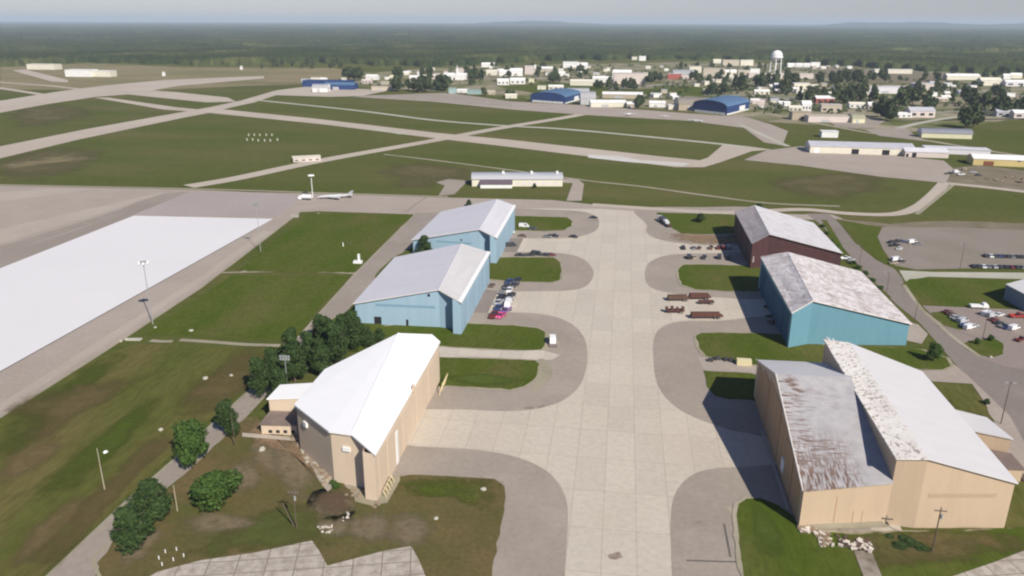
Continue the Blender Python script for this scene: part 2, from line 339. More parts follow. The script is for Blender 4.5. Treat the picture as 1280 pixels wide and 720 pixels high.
sheet('dry_grass', DRY, [(0, 84), (110, 79), (230, 84), (420, 85), (445, 92), (440, 103), (330, 107), (205, 112), (140, 108), (60, 104), (0, 100)], rough_edge=3)
sheet('dry_grass', DRY, [(0, 100), (60, 104), (140, 108), (205, 112), (160, 118), (100, 112), (0, 112)], rough_edge=2)
sheet('town_ground', TOWNG, [(440, 92), (560, 84), (700, 80), (900, 77), (1050, 83), (1280, 96), (1420, 104), (1440, 160), (1280, 148), (1130, 166), (960, 152), (850, 138), (720, 128), (560, 115), (445, 108)], rough_edge=4)
sheet('forest_clearing', DIRT, [(1085, 68), (1130, 64), (1280, 66), (1420, 69), (1420, 75), (1280, 71), (1160, 70)], rough_edge=5)
sheet('tan_field', DIRT, [(1040, 84), (1130, 88), (1190, 92), (1190, 104), (1110, 104), (1010, 92)], rough_edge=3)
sheet('lawn', LUSH, [(700, 122), (620, 108), (700, 103), (790, 112), (860, 108), (905, 112), (900, 121), (800, 118)], rough_edge=3)

ABR = mat('airfield_brown', (0.135, 0.115, 0.055), (0.12, 0.108, 0.05), 0.02, rough=1, spec=0)
for q in ([(0, 200), (60, 185), (130, 190), (90, 215), (0, 225)], [(960, 225), (1060, 215), (1120, 235), (1020, 250)], [(480, 205), (560, 205), (600, 225), (500, 235)], [(20, 135), (90, 132), (110, 145), (30, 160)]): patch('airfield_brown', ABR, q, .03)
# airfield pavement far away
def run(name, px, m=RUNW, **k): return sheet(name, m, px, **k)
run('runway', [(-160, 213), (0, 183), (110, 161), (200, 145), (262, 134), (300, 126), (345, 113), (385, 108), (440, 111), (492, 112), (452, 120), (412, 121), (345, 119), (318, 128), (290, 134), (262, 141), (230, 147), (100, 174), (0, 198), (-160, 236)])
run('runway', [(-100, 145), (0, 126), (75, 114), (130, 107), (205, 100), (330, 95), (330, 98), (225, 107), (190, 113), (220, 115), (285, 122), (295, 127), (258, 128), (160, 118), (120, 121), (60, 130), (0, 141), (-100, 163)])
run('taxiway_far', [(118, 122), (135, 122), (220, 134), (250, 137), (262, 135), (400, 149), (545, 166), (640, 175), (830, 196), (900, 203), (880, 209), (845, 209), (640, 184), (545, 173), (400, 155), (250, 140), (205, 137)])
sheet('white_concrete', mat('bleached_concrete', (.60, .585, .55), (.48, .455, .40), .03, rough=.95), [(735, 193), (775, 195), (800, 200), (862, 204), (858, 208), (840, 207), (790, 203), (735, 197)])
sheet('white_concrete', PALE, [(455, 160), (470, 160), (510, 166), (500, 168)])
strip('taxiway_far', RUNW, [(236, 233), (300, 222), (400, 201), (540, 176), (620, 161), (700, 148), (738, 141)], 15)
sheet('taxiway_far', RUNW, [(850, 209), (885, 197), (905, 180), (935, 183), (965, 187), (940, 189), (900, 203)])
strip('service_path', PALE, [(310, 124), (445, 138), (540, 150), (628, 157), (700, 161), (800, 170), (900, 180), (945, 186)], 9)
strip('service_path', RUNW, [(-40, 99), (0, 103), (60, 107), (107, 112)], 12, smooth=False)
strip('service_path', RUNW, [(-40, 105), (0, 110), (52, 118)], 14, smooth=False)
sheet('concrete_pad', RUNW, [(15, 88), (32, 87), (85, 100), (85, 103), (65, 102)])
run('terminal_apron', [(440, 121), (560, 118), (640, 127), (735, 132), (850, 141), (935, 147), (965, 156), (985, 164), (978, 182), (955, 178), (930, 160), (860, 151), (735, 144), (640, 137), (540, 127)], m=APRON)
run('concrete_pad', [(440, 120), (560, 116), (640, 127), (640, 134), (540, 126)], m=ASPH)
strip('service_path', PALE, [(925, 155), (945, 165), (985, 183)], 6, smooth=False)
strip('service_path', PATHM, [(480, 193), (540, 200), (640, 213), (735, 226), (800, 233), (880, 244), (960, 254), (1050, 258)], 3.5)
run('east_apron', [(930, 200), (958, 188), (1000, 183), (1060, 189), (1180, 201), (1195, 214), (1182, 229), (1100, 221), (1000, 207)], m=APRON)
run('gravel_yard', [(1182, 229), (1192, 210), (1225, 207), (1340, 220), (1340, 246), (1240, 236)], m=DIRT)
strip('east_road', RUNW, [(740, 256), (830, 262), (910, 266), (1000, 262), (1060, 267), (1115, 268), (1145, 260), (1165, 245), (1180, 229)], 8)
strip('service_path', PATHM, [(1146, 268), (1172, 247), (1194, 229)], 2.6)
strip('service_path', RUNW, [(1180, 229), (1240, 235), (1340, 247)], 9)
strip('service_path', PATHM, [(950, 140), (1000, 150), (1080, 165), (1160, 176), (1225, 187), (1340, 205)], 8)
strip('service_path', PALE, [(1100, 168), (1140, 156), (1190, 147), (1240, 142)], 8)
sheet('concrete_pad', ASPH, [(1080, 162), (1130, 160), (1145, 170), (1160, 177), (1100, 170)])
sheet('grey_roadside', ASPH, [(1035, 150), (1060, 144), (1110, 150), (1090, 160), (1045, 158)])
for q in ([(880, 95), (960, 97), (1040, 98)], [(880, 101), (940, 105), (1000, 108)], [(760, 112), (850, 104), (905, 100)], [(900, 84), (1100, 88), (1200, 91)],
          [(1150, 110), (1210, 113), (1300, 122)], [(1110, 143), (1180, 140), (1240, 138)], [(930, 125), (1000, 122), (1050, 118)], [(600, 97), (660, 99), (740, 97)],
          [(860, 84), (930, 90), (1010, 96)], [(880, 119), (960, 120), (1020, 130)]):
    strip('town_road', mat('town_road', (0.31, 0.285, 0.25), (0.25, 0.23, 0.20), 0.02), q, 14, smooth=False)

# west apron with its crossing taxiway
district(0, .002)
sheet('west_apron', APRON, [(-420, 222), (0, 232), (240, 237), (310, 240), (400, 242), (560, 247), (690, 250), (800, 262), (910, 265), (1000, 268), (1040, 268), (1060, 276), (930, 272), (820, 266), (700, 266), (600, 267), (520, 268), (400, 264), (375, 265), (320, 308), (252, 360), (125, 444), (0, 523), (-500, 840), (-1100, 560)])
sheet('apron_band', APRONB, [(-300, 425), (0, 318), (100, 286), (215, 241), (238, 239), (168, 269), (0, 336), (-300, 455)])
sheet('apron_band', mat('apron_grey_band', (0.36, 0.31, 0.285), (0.33, 0.285, 0.26), 0.02), [(0, 335), (80, 303), (168, 268), (345, 271), (382, 246), (340, 242), (250, 240), (230, 243)])
sheet('tire_stain', APRONB, [(0, 308), (60, 290), (150, 262), (190, 244), (215, 241), (120, 278), (0, 318)])
sheet('apron_band', mat('apron_warm_band', (0.41, 0.355, 0.29), (0.37, 0.315, 0.26), 0.03), [(-300, 378), (0, 286), (90, 266), (200, 241), (208, 241), (120, 268), (0, 304), (-300, 402)])
sheet('apron_band', MATS['apron_warm_band'], [(0, 240), (60, 236), (120, 236), (60, 244), (0, 252)])
sheet('apron_band', MATS['apron_warm_band'], [(0, 505), (125, 425), (252, 345), (330, 288), (340, 290), (252, 352), (125, 436), (0, 516)])
sheet('pale_patch', PALE, [(366, 283), (372, 279), (398, 266), (402, 268), (372, 286)])
sheet('pale_patch', PALE, [(364, 268), (374, 268), (373, 272), (364, 272)])
sheet('white_apron', WHITEG, [(-283.5, 60), (-199, 60), (-199, 421), (-283.5, 416)], world=True)
sheet('dark_edge_line', TARC, [(-199, 60), (-198.4, 60), (-198.4, 400), (-199, 400)], world=True)  # thin dark line along the right edge of the white apron
strip('apron_edge_line', PATHM, [(-120, 598), (0, 521), (125, 442), (252, 358), (322, 306), (375, 265)], 0.9)
strip('apron_edge_line', RUNW, [(-40, 230), (0, 231), (240, 236), (400, 241), (560, 246)], 2.0)
strip('drain_line', APRONB, [(506, 266), (520, 255), (534, 246)], 1.6, smooth=False)
sheet('asphalt_bay', ASPH, [(548, 245), (556, 232), (545, 228), (560, 224), (585, 226), (568, 243)])
sheet('concrete_path', APRON, [(708, 251), (716, 229), (655, 226), (655, 222), (722, 224), (730, 230), (727, 251)])

# west service road, its side paths
sheet('service_road', mat('west_road', (0.30, 0.258, 0.215), (0.26, 0.222, 0.185), 0.03, (0.34, 0.295, 0.25), 0.05, 0.5, rough=0.95), [(519, 266), (490, 295), (440, 345), (405, 385), (372, 421), (330, 470), (280, 515), (215, 575), (150, 632), (55, 722), (-20, 800), (75, 800), (118, 722), (142, 675), (170, 640), (235, 590), (300, 530), (345, 482), (400, 425), (425, 398), (470, 350), (500, 322), (528, 296), (552, 266)], smooth=False)
strip('road_edge_line', PATHM, [(519, 268), (440, 347), (372, 423), (330, 472), (215, 577), (55, 724)], 0.7)
strip('road_edge_line', PATHM, [(125, 722), (117, 700), (130, 684), (150, 664)], 0.8)
strip('side_path', PATHM, [(225, 425), (270, 428), (310, 431), (350, 432)], 2.4)
strip('side_path', PATHM, [(188, 426), (202, 427), (216, 427)], 2.2, smooth=False)
strip('side_path', PATHM, [(276, 341), (320, 340), (370, 339), (445, 342)], 1.7)
strip('side_path', PATHM, [(300, 341), (330, 330), (352, 314), (367, 309)], 2.0)

# green fields between apron and road
sheet('lawn', LUSH, [(384, 267), (517, 269), (440, 341), (330, 340), (298, 338)], rough_edge=0.5)
sheet('lawn', LUSH, [(292, 344), (438, 345), (405, 377), (370, 420), (345, 425), (240, 420), (178, 418)], rough_edge=0.5)
sheet('worn_grass', OLIVE, [(170, 430), (340, 436), (325, 468), (215, 568), (50, 720), (-100, 860), (-500, 860), (0, 524), (125, 446)], rough_edge=0.4)
ORP = mat('orange_worn_soil', (0.17, 0.125, 0.06), (0.14, 0.11, 0.052), 0.12, rough=1, spec=0)
for q in ([(60, 640), (105, 618), (122, 628), (80, 668), (30, 705), (10, 700)], [(5, 570), (60, 540), (80, 560), (40, 590), (0, 610)]): patch('orange_soil', ORP, q, .12)
FG = mat('field_edge_green', (0.070, 0.10, 0.016), (0.075, 0.095, 0.02), 0.05, rough=1, spec=0)
for q in ([(5, 530), (125, 450), (150, 452), (75, 520), (10, 580)], [(60, 600), (180, 500), (200, 505), (90, 620)]): patch('field_edge_green', FG, q, .06, .3)
FB = mat('field_brown', (0.13, 0.10, 0.045), (0.115, 0.095, 0.04), 0.05, rough=1, spec=0)
for q in ([(40, 700), (120, 610), (200, 540), (225, 545), (150, 620), (70, 710)], [(220, 500), (300, 440), (335, 445), (300, 490), (240, 530)], [(30, 500), (150, 470), (190, 470), (100, 520), (30, 560)]): patch('field_brown', FB, q, .06, .3)
GB = mat('bright_green_clump', (0.080, 0.115, 0.02), (0.08, 0.11, 0.022), 0.1, rough=1, spec=0)
LATE = lambda: [patch('green_clump', GB, q, .1) for q in LATEQ]
LATEQ = ([(560, 472), (610, 467), (655, 478), (600, 484)], [(940, 632), (960, 640), (985, 690), (945, 700)])
patch('dry_band', DRY, [(0, 208), (60, 196), (105, 190), (110, 200), (60, 205), (0, 214)], .04)

district(6, .001)
# ---- central apron: concrete, asphalt loops, grass islands
sheet('concrete_taxiway', CONC, [(-57, 60), (68, 60), (68, 440), (66, 466), (-10, 476), (-57, 470)], world=True)
sheet('hangar_strip', ASPH2, [(-57, 255), (-49, 256), (-49, 430), (-57, 430)], world=True)
A = lambda n, p, m=ASPH, s=True, r=0.0: sheet(n, m, p, smooth=s, rough_edge=r)
A('asphalt_loop', [(520, 392), (600, 391), (655, 391), (690, 395), (716, 406), (731, 424), (734, 450), (727, 478), (708, 498), (680, 509), (640, 514), (580, 512), (500, 508), (470, 480), (480, 420)])
A('asphalt_loop', [(600, 318), (660, 315), (705, 317), (729, 324), (741, 337), (741, 347), (732, 358), (712, 363), (670, 364), (610, 362), (590, 340)])
A('asphalt_loop', [(610, 261), (680, 262), (725, 264), (744, 270), (749, 278), (745, 288), (728, 295), (700, 298), (650, 298), (600, 298), (590, 280)])
A('asphalt_loop', [(980, 400), (900, 401), (850, 402), (826, 410), (817, 426), (817, 450), (820, 475), (832, 497), (856, 516), (890, 530), (930, 541), (1000, 545), (1020, 480)])
A('asphalt_loop', [(960, 317), (880, 317), (835, 319), (812, 328), (806, 342), (809, 355), (822, 363), (850, 368), (900, 372), (960, 372), (990, 345)])
A('asphalt_loop', [(795, 261), (808, 280), (808, 290), (820, 298), (850, 304), (900, 306), (960, 300), (960, 262), (870, 259)])
A('asphalt_loop', [(450, 553), (520, 558), (600, 563), (650, 573), (686, 591), (705, 617), (710, 645), (707, 700), (704, 760), (690, 860), (420, 860), (400, 640)])
A('asphalt_loop', [(845, 860), (842, 760), (839, 690), (839, 640), (846, 614), (862, 596), (885, 587), (925, 584), (1000, 583), (1060, 620), (1100, 700), (1080, 860)])
A('tan_strip', [(548, 432), (610, 437), (678, 438), (700, 444), (690, 450), (672, 450), (610, 448), (550, 447)], CONC, False)
A('pale_patch', [(672, 450), (685, 452), (690, 468), (680, 482), (664, 490), (668, 476)], PATHM)
A('pale_patch', [(678, 418), (690, 418), (690, 436), (678, 437)], PATHM)
A('tan_strip', [(872, 447), (885, 446), (945, 458), (945, 466), (880, 463)], APRON, False)
A('pale_patch', [(906, 632), (917, 650), (924, 700), (931, 720), (925, 660), (922, 640)], PATHM, True)
for a, b, wd in (((905, 655), (913, 697), 0.45), ((858, 701), (925, 703), 0.45)): strip('tar_line', TARC, [a, b], wd, smooth=False)
for q in ([(760, 694), (774, 690), (779, 697), (770, 700), (762, 699)], [(868, 652), (876, 651), (878, 655), (869, 656)], [(655, 509), (666, 508), (668, 511), (657, 512)], [(672, 508), (680, 506), (681, 509), (673, 511)]):
    sheet('oil_stain', mat('oil_stain', (0.22, 0.17, 0.13), (0.30, 0.25, 0.20), 0.5), q)
# islands
WORN2 = mat('worn_yard_grass', (0.100, 0.092, 0.034), (0.140, 0.105, 0.048), 0.06, (0.082, 0.096, 0.026), 0.045, 0.8, rough=1, spec=0, fine=.25)
def G_(p, m=LUSH):
    g = [P(a, b) for a, b in p]; c = sum(g, Vector())/len(g)
    _layer[0] += 1; q = []
    for v in g: d = (v-c); q.append((c.x+d.x*(1+1.1/d.length), c.y+d.y*(1+1.1/d.length)))
    if m is LUSH and len(p) > 8: sheet('verge', PATHM, q, world=True, rough_edge=.3)
    return sheet('grass_island', m, p, rough_edge=0.35)
G_([(478, 408), (520, 405), (560, 404), (640, 407), (672, 410), (681, 416), (680, 432), (677, 437), (650, 438), (600, 436), (555, 433), (500, 431), (440, 425)])
G_([(540, 447), (610, 449), (668, 451), (673, 455), (672, 468), (667, 476), (655, 483), (638, 487), (600, 485), (560, 482), (540, 484), (520, 470)])
G_([(600, 322), (640, 322), (692, 322), (700, 328), (702, 340), (699, 350), (690, 353), (640, 352), (610, 349)])
G_([(636, 270), (680, 271), (709, 272), (715, 277), (714, 283), (704, 288), (680, 289), (640, 288), (630, 280)])
G_([(870, 420), (878, 417), (900, 416), (945, 417), (990, 419), (1030, 432), (1060, 432), (1150, 437), (1184, 448), (1188, 458), (1178, 463), (1120, 460), (1040, 456), (945, 457), (884, 446), (874, 436)])
G_([(879, 464), (938, 467), (955, 472), (975, 510), (940, 501), (910, 499), (893, 496), (884, 482)])
G_([(848, 337), (855, 331), (880, 331), (940, 333), (970, 336), (975, 360), (944, 365), (905, 364), (870, 362), (852, 356), (848, 345)])
G_([(820, 266), (905, 268), (935, 270), (935, 292), (880, 293), (852, 292), (843, 287), (830, 276)])
G_([(921, 645), (924, 632), (934, 625), (950, 624), (972, 632), (990, 645), (1003, 665), (1060, 668), (1180, 665), (1290, 660), (1420, 700), (1420, 860), (950, 860), (935, 760), (926, 690)])
G_([(480, 604), (492, 598), (514, 594), (560, 596), (618, 600), (629, 608), (631, 622), (628, 650), (620, 690), (606, 760), (590, 860), (60, 860), (130, 720), (120, 704), (150, 672), (180, 640), (240, 585), (300, 528), (330, 530), (380, 560), (440, 615)], WORN2)
patch('green_clump', LUSH, [(500, 600), (560, 598), (615, 602), (625, 612), (622, 640), (600, 640), (560, 625), (500, 618)], sc=.2, core=.5)
patch('green_clump', mat('green_patch', (0.085, 0.105, 0.028), (0.095, 0.10, 0.03), 0.08, rough=1, spec=0), [(325, 640), (380, 622), (420, 650), (400, 680), (330, 690), (240, 700), (260, 670)], sc=.2)
LATE()
for q in ([(310, 560), (325, 550), (370, 560), (380, 590), (345, 600), (320, 590)], [(395, 620), (440, 612), (450, 625), (440, 645), (400, 650), (380, 636)], [(430, 650), (480, 640), (500, 660), (470, 680), (430, 670)],
          [(230, 655), (260, 640), (320, 650), (320, 660), (250, 668)], [(340, 560), (372, 556), (400, 600), (375, 625), (345, 600)], [(480, 655), (520, 640), (545, 670), (500, 690)], [(395, 655), (430, 648), (440, 665), (405, 672)], [(285, 590), (310, 575), (330, 600), (300, 620)], [(1140, 668), (1200, 672), (1240, 680), (1180, 690)], [(160, 665), (190, 655), (205, 668), (180, 700), (150, 715)], [(1060, 676), (1095, 668), (1130, 676), (1110, 690), (1070, 690)]):
    patch('bare_patch', mat('bare_patch', (0.24, 0.18, 0.11), (0.165, 0.135, 0.075), 0.3, (0.11, 0.105, 0.05), 0.5, 0.7, rough=1), q, sc=.3)
patch('reddish_patch', mat('red_patch', (0.125, 0.08, 0.05), (0.10, 0.07, 0.04), 0.4, rough=1), [(400, 617), (425, 612), (440, 622), (435, 640), (405, 644), (392, 632)], sc=.4)
patch('bare_patch', ORANGE, [(832, 292), (850, 292), (905, 294), (935, 294), (935, 306), (880, 306), (845, 301)], sc=.3, core=.6)
patch('bare_patch', ORANGE, [(300, 530), (318, 520), (335, 540), (378, 552), (400, 580), (418, 605), (410, 614), (385, 585), (360, 566), (318, 556)], sc=.3)
sheet('walk_strip', APRON, [(368, 540), (374, 538), (408, 598), (416, 610), (410, 616), (400, 604)])
sheet('walk_strip', RUNW, [(303, 542), (372, 548), (378, 553), (303, 547)])
sheet('sandy_strip', PATHM, [(440, 610), (475, 618), (490, 600), (500, 590), (500, 602), (484, 630), (462, 633), (444, 628)])
sheet('walk_strip', PATHM, [(1000, 656), (1110, 652), (1112, 660), (1060, 662), (1003, 664)])
sheet('concrete_pad', PADC, [(140, 748), (198, 716), (250, 702), (320, 692), (390, 677), (399, 690), (408, 706), (440, 800), (140, 860)])
sheet('concrete_pad', PADC, [(408, 709), (480, 690), (514, 684), (524, 702), (532, 722), (560, 860), (450, 860), (436, 790)])
sheet('concrete_pad', PADC, [(1190, 722), (1240, 705), (1284, 688), (1400, 650), (1500, 860), (1150, 860)])
sheet('walk_path', ASPH, [(1067, 690), (1089, 690), (1103, 724), (1120, 780), (1095, 780), (1080, 724)])

sheet('grass_island', OLIVE, [(548, 270), (556, 271), (540, 284), (530, 294), (524, 290)], rough_edge=.3)
sheet('grass_island', LUSH, [(522, 306), (535, 310), (540, 322), (505, 338), (486, 352), (470, 352), (469, 344), (490, 324)], rough_edge=.3)
sheet('grass_island', LUSH, [(430, 392), (455, 395), (480, 408), (470, 440), (400, 440), (385, 430), (402, 408)], rough_edge=.3)
patch('worn_yard', WORN2, [(1050, 670), (1120, 664), (1250, 664), (1300, 690), (1200, 705), (1100, 715)], .15, .6)
sheet('kerb_strip', RUNW, [(43.2, 166), (44.0, 166), (44.0, 204), (43.2, 204)], world=True)
district(8, .003)
# east road and parking
sheet('east_road', ASPH2, [(1008, 267), (1036, 267), (1050, 280), (1068, 303), (1095, 325), (1118, 336), (1128, 348), (1130, 356), (1150, 384), (1168, 400), (1192, 420), (1225, 445), (1260, 458), (1420, 480), (1420, 620), (1280, 560), (1262, 520), (1215, 480), (1178, 436), (1150, 404), (1120, 380), (1085, 345), (1050, 305), (1025, 280)])
sheet('parking_lot', mat('lot_gravel', (0.255, 0.215, 0.18), (0.22, 0.19, 0.15), 0.03, (0.16, 0.15, 0.09), 0.02, 0.5, rough=0.95), [(1103, 284), (1150, 280), (1250, 283), (1420, 292), (1420, 338), (1280, 334), (1145, 337), (1118, 332), (1104, 312), (1097, 296)])
sheet('dirt_band', DIRT, [(1040, 273), (1075, 276), (1110, 280), (1170, 276), (1220, 277), (1300, 280), (1420, 290), (1420, 296), (1280, 288), (1200, 284), (1120, 284), (1060, 280)], rough_edge=0.8)
sheet('lawn', LUSH, [(1044, 274), (1072, 279), (1100, 284), (1095, 296), (1103, 314), (1118, 332), (1144, 337), (1124, 337), (1104, 330), (1075, 303)], rough_edge=0.4)
sheet('cross_road', PALE, [(1124, 338), (1165, 340), (1280, 341), (1420, 346), (1420, 354), (1280, 349), (1160, 346), (1132, 352)])
sheet('lawn', LUSH, [(1126, 356), (1136, 349), (1160, 347), (1280, 351), (1420, 358), (1420, 392), (1280, 386), (1180, 383), (1152, 380), (1138, 370)], rough_edge=0.4)
sheet('parking_lot', mat('lot_asphalt', (0.27, 0.22, 0.19), (0.24, 0.20, 0.17), 0.05, rough=0.95), [(1153, 382), (1200, 384), (1290, 388), (1420, 396), (1420, 490), (1280, 462), (1255, 458), (1222, 446), (1190, 420)])
sheet('grass_island', LUSH, [(1164, 391), (1178, 389), (1190, 394), (1205, 403), (1212, 410), (1200, 413), (1180, 407), (1170, 400)], rough_edge=0.3)
sheet('grass_island', LUSH, [(1200, 430), (1218, 425), (1245, 424), (1255, 430), (1254, 442), (1240, 447), (1222, 444), (1208, 437)], rough_edge=0.3)
strip('road_edge', PATHM, [(1130, 356), (1150, 384), (1170, 402), (1192, 422), (1225, 446)], 1.6)
sheet('sandy_strip', APRON, [(1128, 400), (1148, 406), (1160, 418), (1152, 430), (1134, 426)])
sheet('sandy_strip', APRON, [(1182, 463), (1192, 455), (1210, 470), (1262, 520), (1290, 570), (1290, 600), (1275, 590), (1245, 545), (1232, 505), (1215, 480), (1165, 477), (1130, 463)])
sheet('worn_grass', OLIVE, [(1160, 477), (1212, 482), (1228, 500), (1244, 530), (1230, 528), (1190, 513)], rough_edge=0.4)
sheet('worn_grass', OLIVE, [(1240, 600), (1300, 600), (1420, 660), (1420, 720), (1258, 662)], rough_edge=0.6)
strip('hedge_ground', LUSH, [(1030, 275), (1045, 300), (1060, 325), (1110, 372)], 3.0)

# ------------------------------------------------------------------ forest and hills
def project(x, y, z):
    d = np.stack([x, y, z-CAMH], -1); R = np.array([rgt, upv, fwd]); q = d @ R.T
    return 640+FPX*q[..., 0]/q[..., 2], 360-FPX*q[..., 1]/q[..., 2]
def forest():
    A0, A1, NA = rad(-58), rad(42), 1000
    D = [1500.0]
    while D[-1] < 36000: D.append(D[-1]*(1.0048 if D[-1] < 4000 else 1.011))
    D = np.array(D); ang = np.linspace(A0, A1, NA)
    a, d = np.meshgrid(ang, D)
    a = a+np.random.uniform(-.4, .4, a.shape)*(A1-A0)/NA
    d = d*(1+np.random.uniform(-.0018, .0018, d.shape))
    x, y = d*np.sin(a), d*np.cos(a)
    px, py = project(x, y, x*0)
    ex = [-900, -300, 0, 60, 110, 180, 230, 300, 330, 400, 440, 500, 560, 600, 640, 700, 800, 900, 960, 1000, 1060, 1150, 1280, 1500, 2200]
    ey = [84, 83, 82, 80.5, 77.5, 79.5, 81.5, 82, 79, 78, 80, 82.5, 83, 80, 78, 75.5, 74, 74, 75.5, 79, 82, 88.5, 92, 97, 110]
    edge = np.interp(px, ex, ey)+0.8*np.sin(px*0.11)+0.5*np.sin(px*.31+1)
    ok = py < edge
    # clearings
    cl = (np.abs(py-(66.5+0.012*(px-1180))) < 2.6*np.clip((px-1085)/60, 0, 1)) & (px > 1085)
    cl |= (np.abs(py-54.0) < 0.7) & (px > 695) & (px < 745)
    cl |= (np.abs(py-78) < 1.0) & (px > 350) & (px < 400)
    cl |= (np.abs(py-45.5) < 0.5) & (px > 480) & (px < 550)
    ok &= ~cl
    dens = np.random.rand(*a.shape)
    h = 8+9*np.random.rand(*a.shape)+3*np.sin(x*.006)*np.sin(y*.0043)
    patchy = np.sin(x*.0021+np.sin(y*.0013)*2)*np.sin(y*.0009+1.3*np.sin(x*.0011))+.35*np.random.rand(*a.shape)
    h = np.where((patchy > .82) & (d > 2300), 1.0+3*np.random.rand(*a.shape), h)
    thin = (d < 3200) & (dens < 0.10)
    h[thin] = 4
    h += np.clip((d-5000)/1500, 0, 8)*np.random.rand(*a.shape)*2
    z = np.where(ok, h, -4.0)
    nr, nc = a.shape
    co_ = np.stack([x, y, z], -1).reshape(-1, 3).astype('f4')
    i = np.arange(nr*nc).reshape(nr, nc)
    q = np.stack([i[:-1, :-1], i[:-1, 1:], i[1:, 1:], i[1:, :-1]], -1).reshape(-1, 4)
    keep = (z.reshape(-1)[q] > 0).any(1); q = q[keep][:, ::-1]
    me = bpy.data.meshes.new('forest'); me.vertices.add(len(co_)); me.vertices.foreach_set('co', co_.ravel())
    me.loops.add(q.size); me.loops.foreach_set('vertex_index', q.ravel().astype('i4'))
    me.polygons.add(len(q)); me.polygons.foreach_set('loop_start', np.arange(0, q.size, 4, dtype='i4')); me.polygons.foreach_set('loop_total', np.full(len(q), 4, 'i4'))
    me.update(calc_edges=True); me.validate()
    me.materials.append(mat('forest_canopy', (0.024, 0.040, 0.013), (0.050, 0.064, 0.020), 0.0035, (0.125, 0.13, 0.045), 0.0042, 0.8, rough=1, spec=0.05, fine=0.35, lo3=0.52, hi3=0.68))
    o = bpy.data.objects.new('forest', me); C.objects.link(o)
    tag(o, 'endless dark green woodland reaching from the airfield to the horizon', 'forest', kind='stuff')
forest()
def hills():
    bm = bmesh.new(); rows = []
    for d, k in ((17500, 0), (19500, .55), (22000, 1), (25500, .6), (29000, 0)):
        r = []
        for i in range(260):
            px = -900+i*13
            v = ray(px, 27); n = Vector((v.x, v.y, 0)).normalized()
            h = 70*math.exp(-((px-700)/75)**2)+60*math.exp(-((px-640)/60)**4)
            h += 150/(1+math.exp(-(px-1045)/16))*(0.75+0.18*math.sin(px*.013+1)+0.1*math.sin(px*.05))
            h += 14*math.exp(-((px-150)/260)**2)*(1+0.4*math.sin(px*.03))
            p = n*d; r.append(bm.verts.new((p.x, p.y, -6+(h+14)*k*(1+0.05*math.sin(px*.17+d)))))
        rows.append(r)
    for a, b in zip(rows, rows[1:]):
        for i in range(len(a)-1): bm.faces.new((a[i], a[i+1], b[i+1], b[i])).smooth = True
    newobj('hills', bm, mat('hill_woods', (0.03, 0.045, 0.025), (0.045, 0.06, 0.03), 0.001, rough=1))['kind'] = 'structure'
hills()
# the air
bm = bmesh.new(); box(bm, -44000, 44000, -3000, 44000, -8, 235)
hz = bpy.data.materials.new('haze_air'); hz.use_nodes = True; hn = hz.node_tree; hn.nodes.clear()
pv = hn.nodes.new('ShaderNodeVolumePrincipled'); pv.inputs['Color'].default_value = (0.74, 0.86, 1.0, 1); pv.inputs['Density'].default_value = 0.000058; pv.inputs['Anisotropy'].default_value = 0.0
ho = hn.nodes.new('ShaderNodeOutputMaterial'); hn.links.new(pv.outputs[0], ho.inputs['Volume'])
tag(newobj('haze', bm, hz), 'thin blue haze over the distant woods', 'haze', kind='stuff')

# ------------------------------------------------------------------ hangars
def loc3(r, pts): return [Vector(p)-r.location for p in pts]
def walls_obj(name, root, pts, m, z0=0.0):
    """pts: outline (x, y, ztop) in world space"""
    bm = bmesh.new(); q = loc3(root, [(a, b, c) for a, b, c in pts])
    prism(bm, [(p.x, p.y) for p in q], [p.z for p in q], z0, cap=False); return newobj(name, bm, m, root)
def roof_obj(name, root, faces, mats, th=0.35, idx=None):
    bm = bmesh.new()
    for k, f in enumerate(faces): slab(bm, loc3(root, f), th, (idx[k] if idx else 0))
    return newobj(name, bm, mats, root)
def on_wall(root, name, m, a, b, s0, s1, z0, z1, proud=0.06, depth=0.12):
    """a panel fixed to the wall running a->b (world xy), s0..s1 metres along, outside is to the right of a->b"""
    a = Vector((*a, 0)); b = Vector((*b, 0)); d = (b-a).normalized(); n = Vector((d.y, -d.x, 0))
    bm = bmesh.new(); c = []
    for s, o in ((s0, proud), (s1, proud), (s1, proud-depth), (s0, proud-depth)):
        v = a+d*s+n*o-root.location; c.append((v.x, v.y))
    prism(bm, c, z1, z0); return newobj(name, bm, m, root)

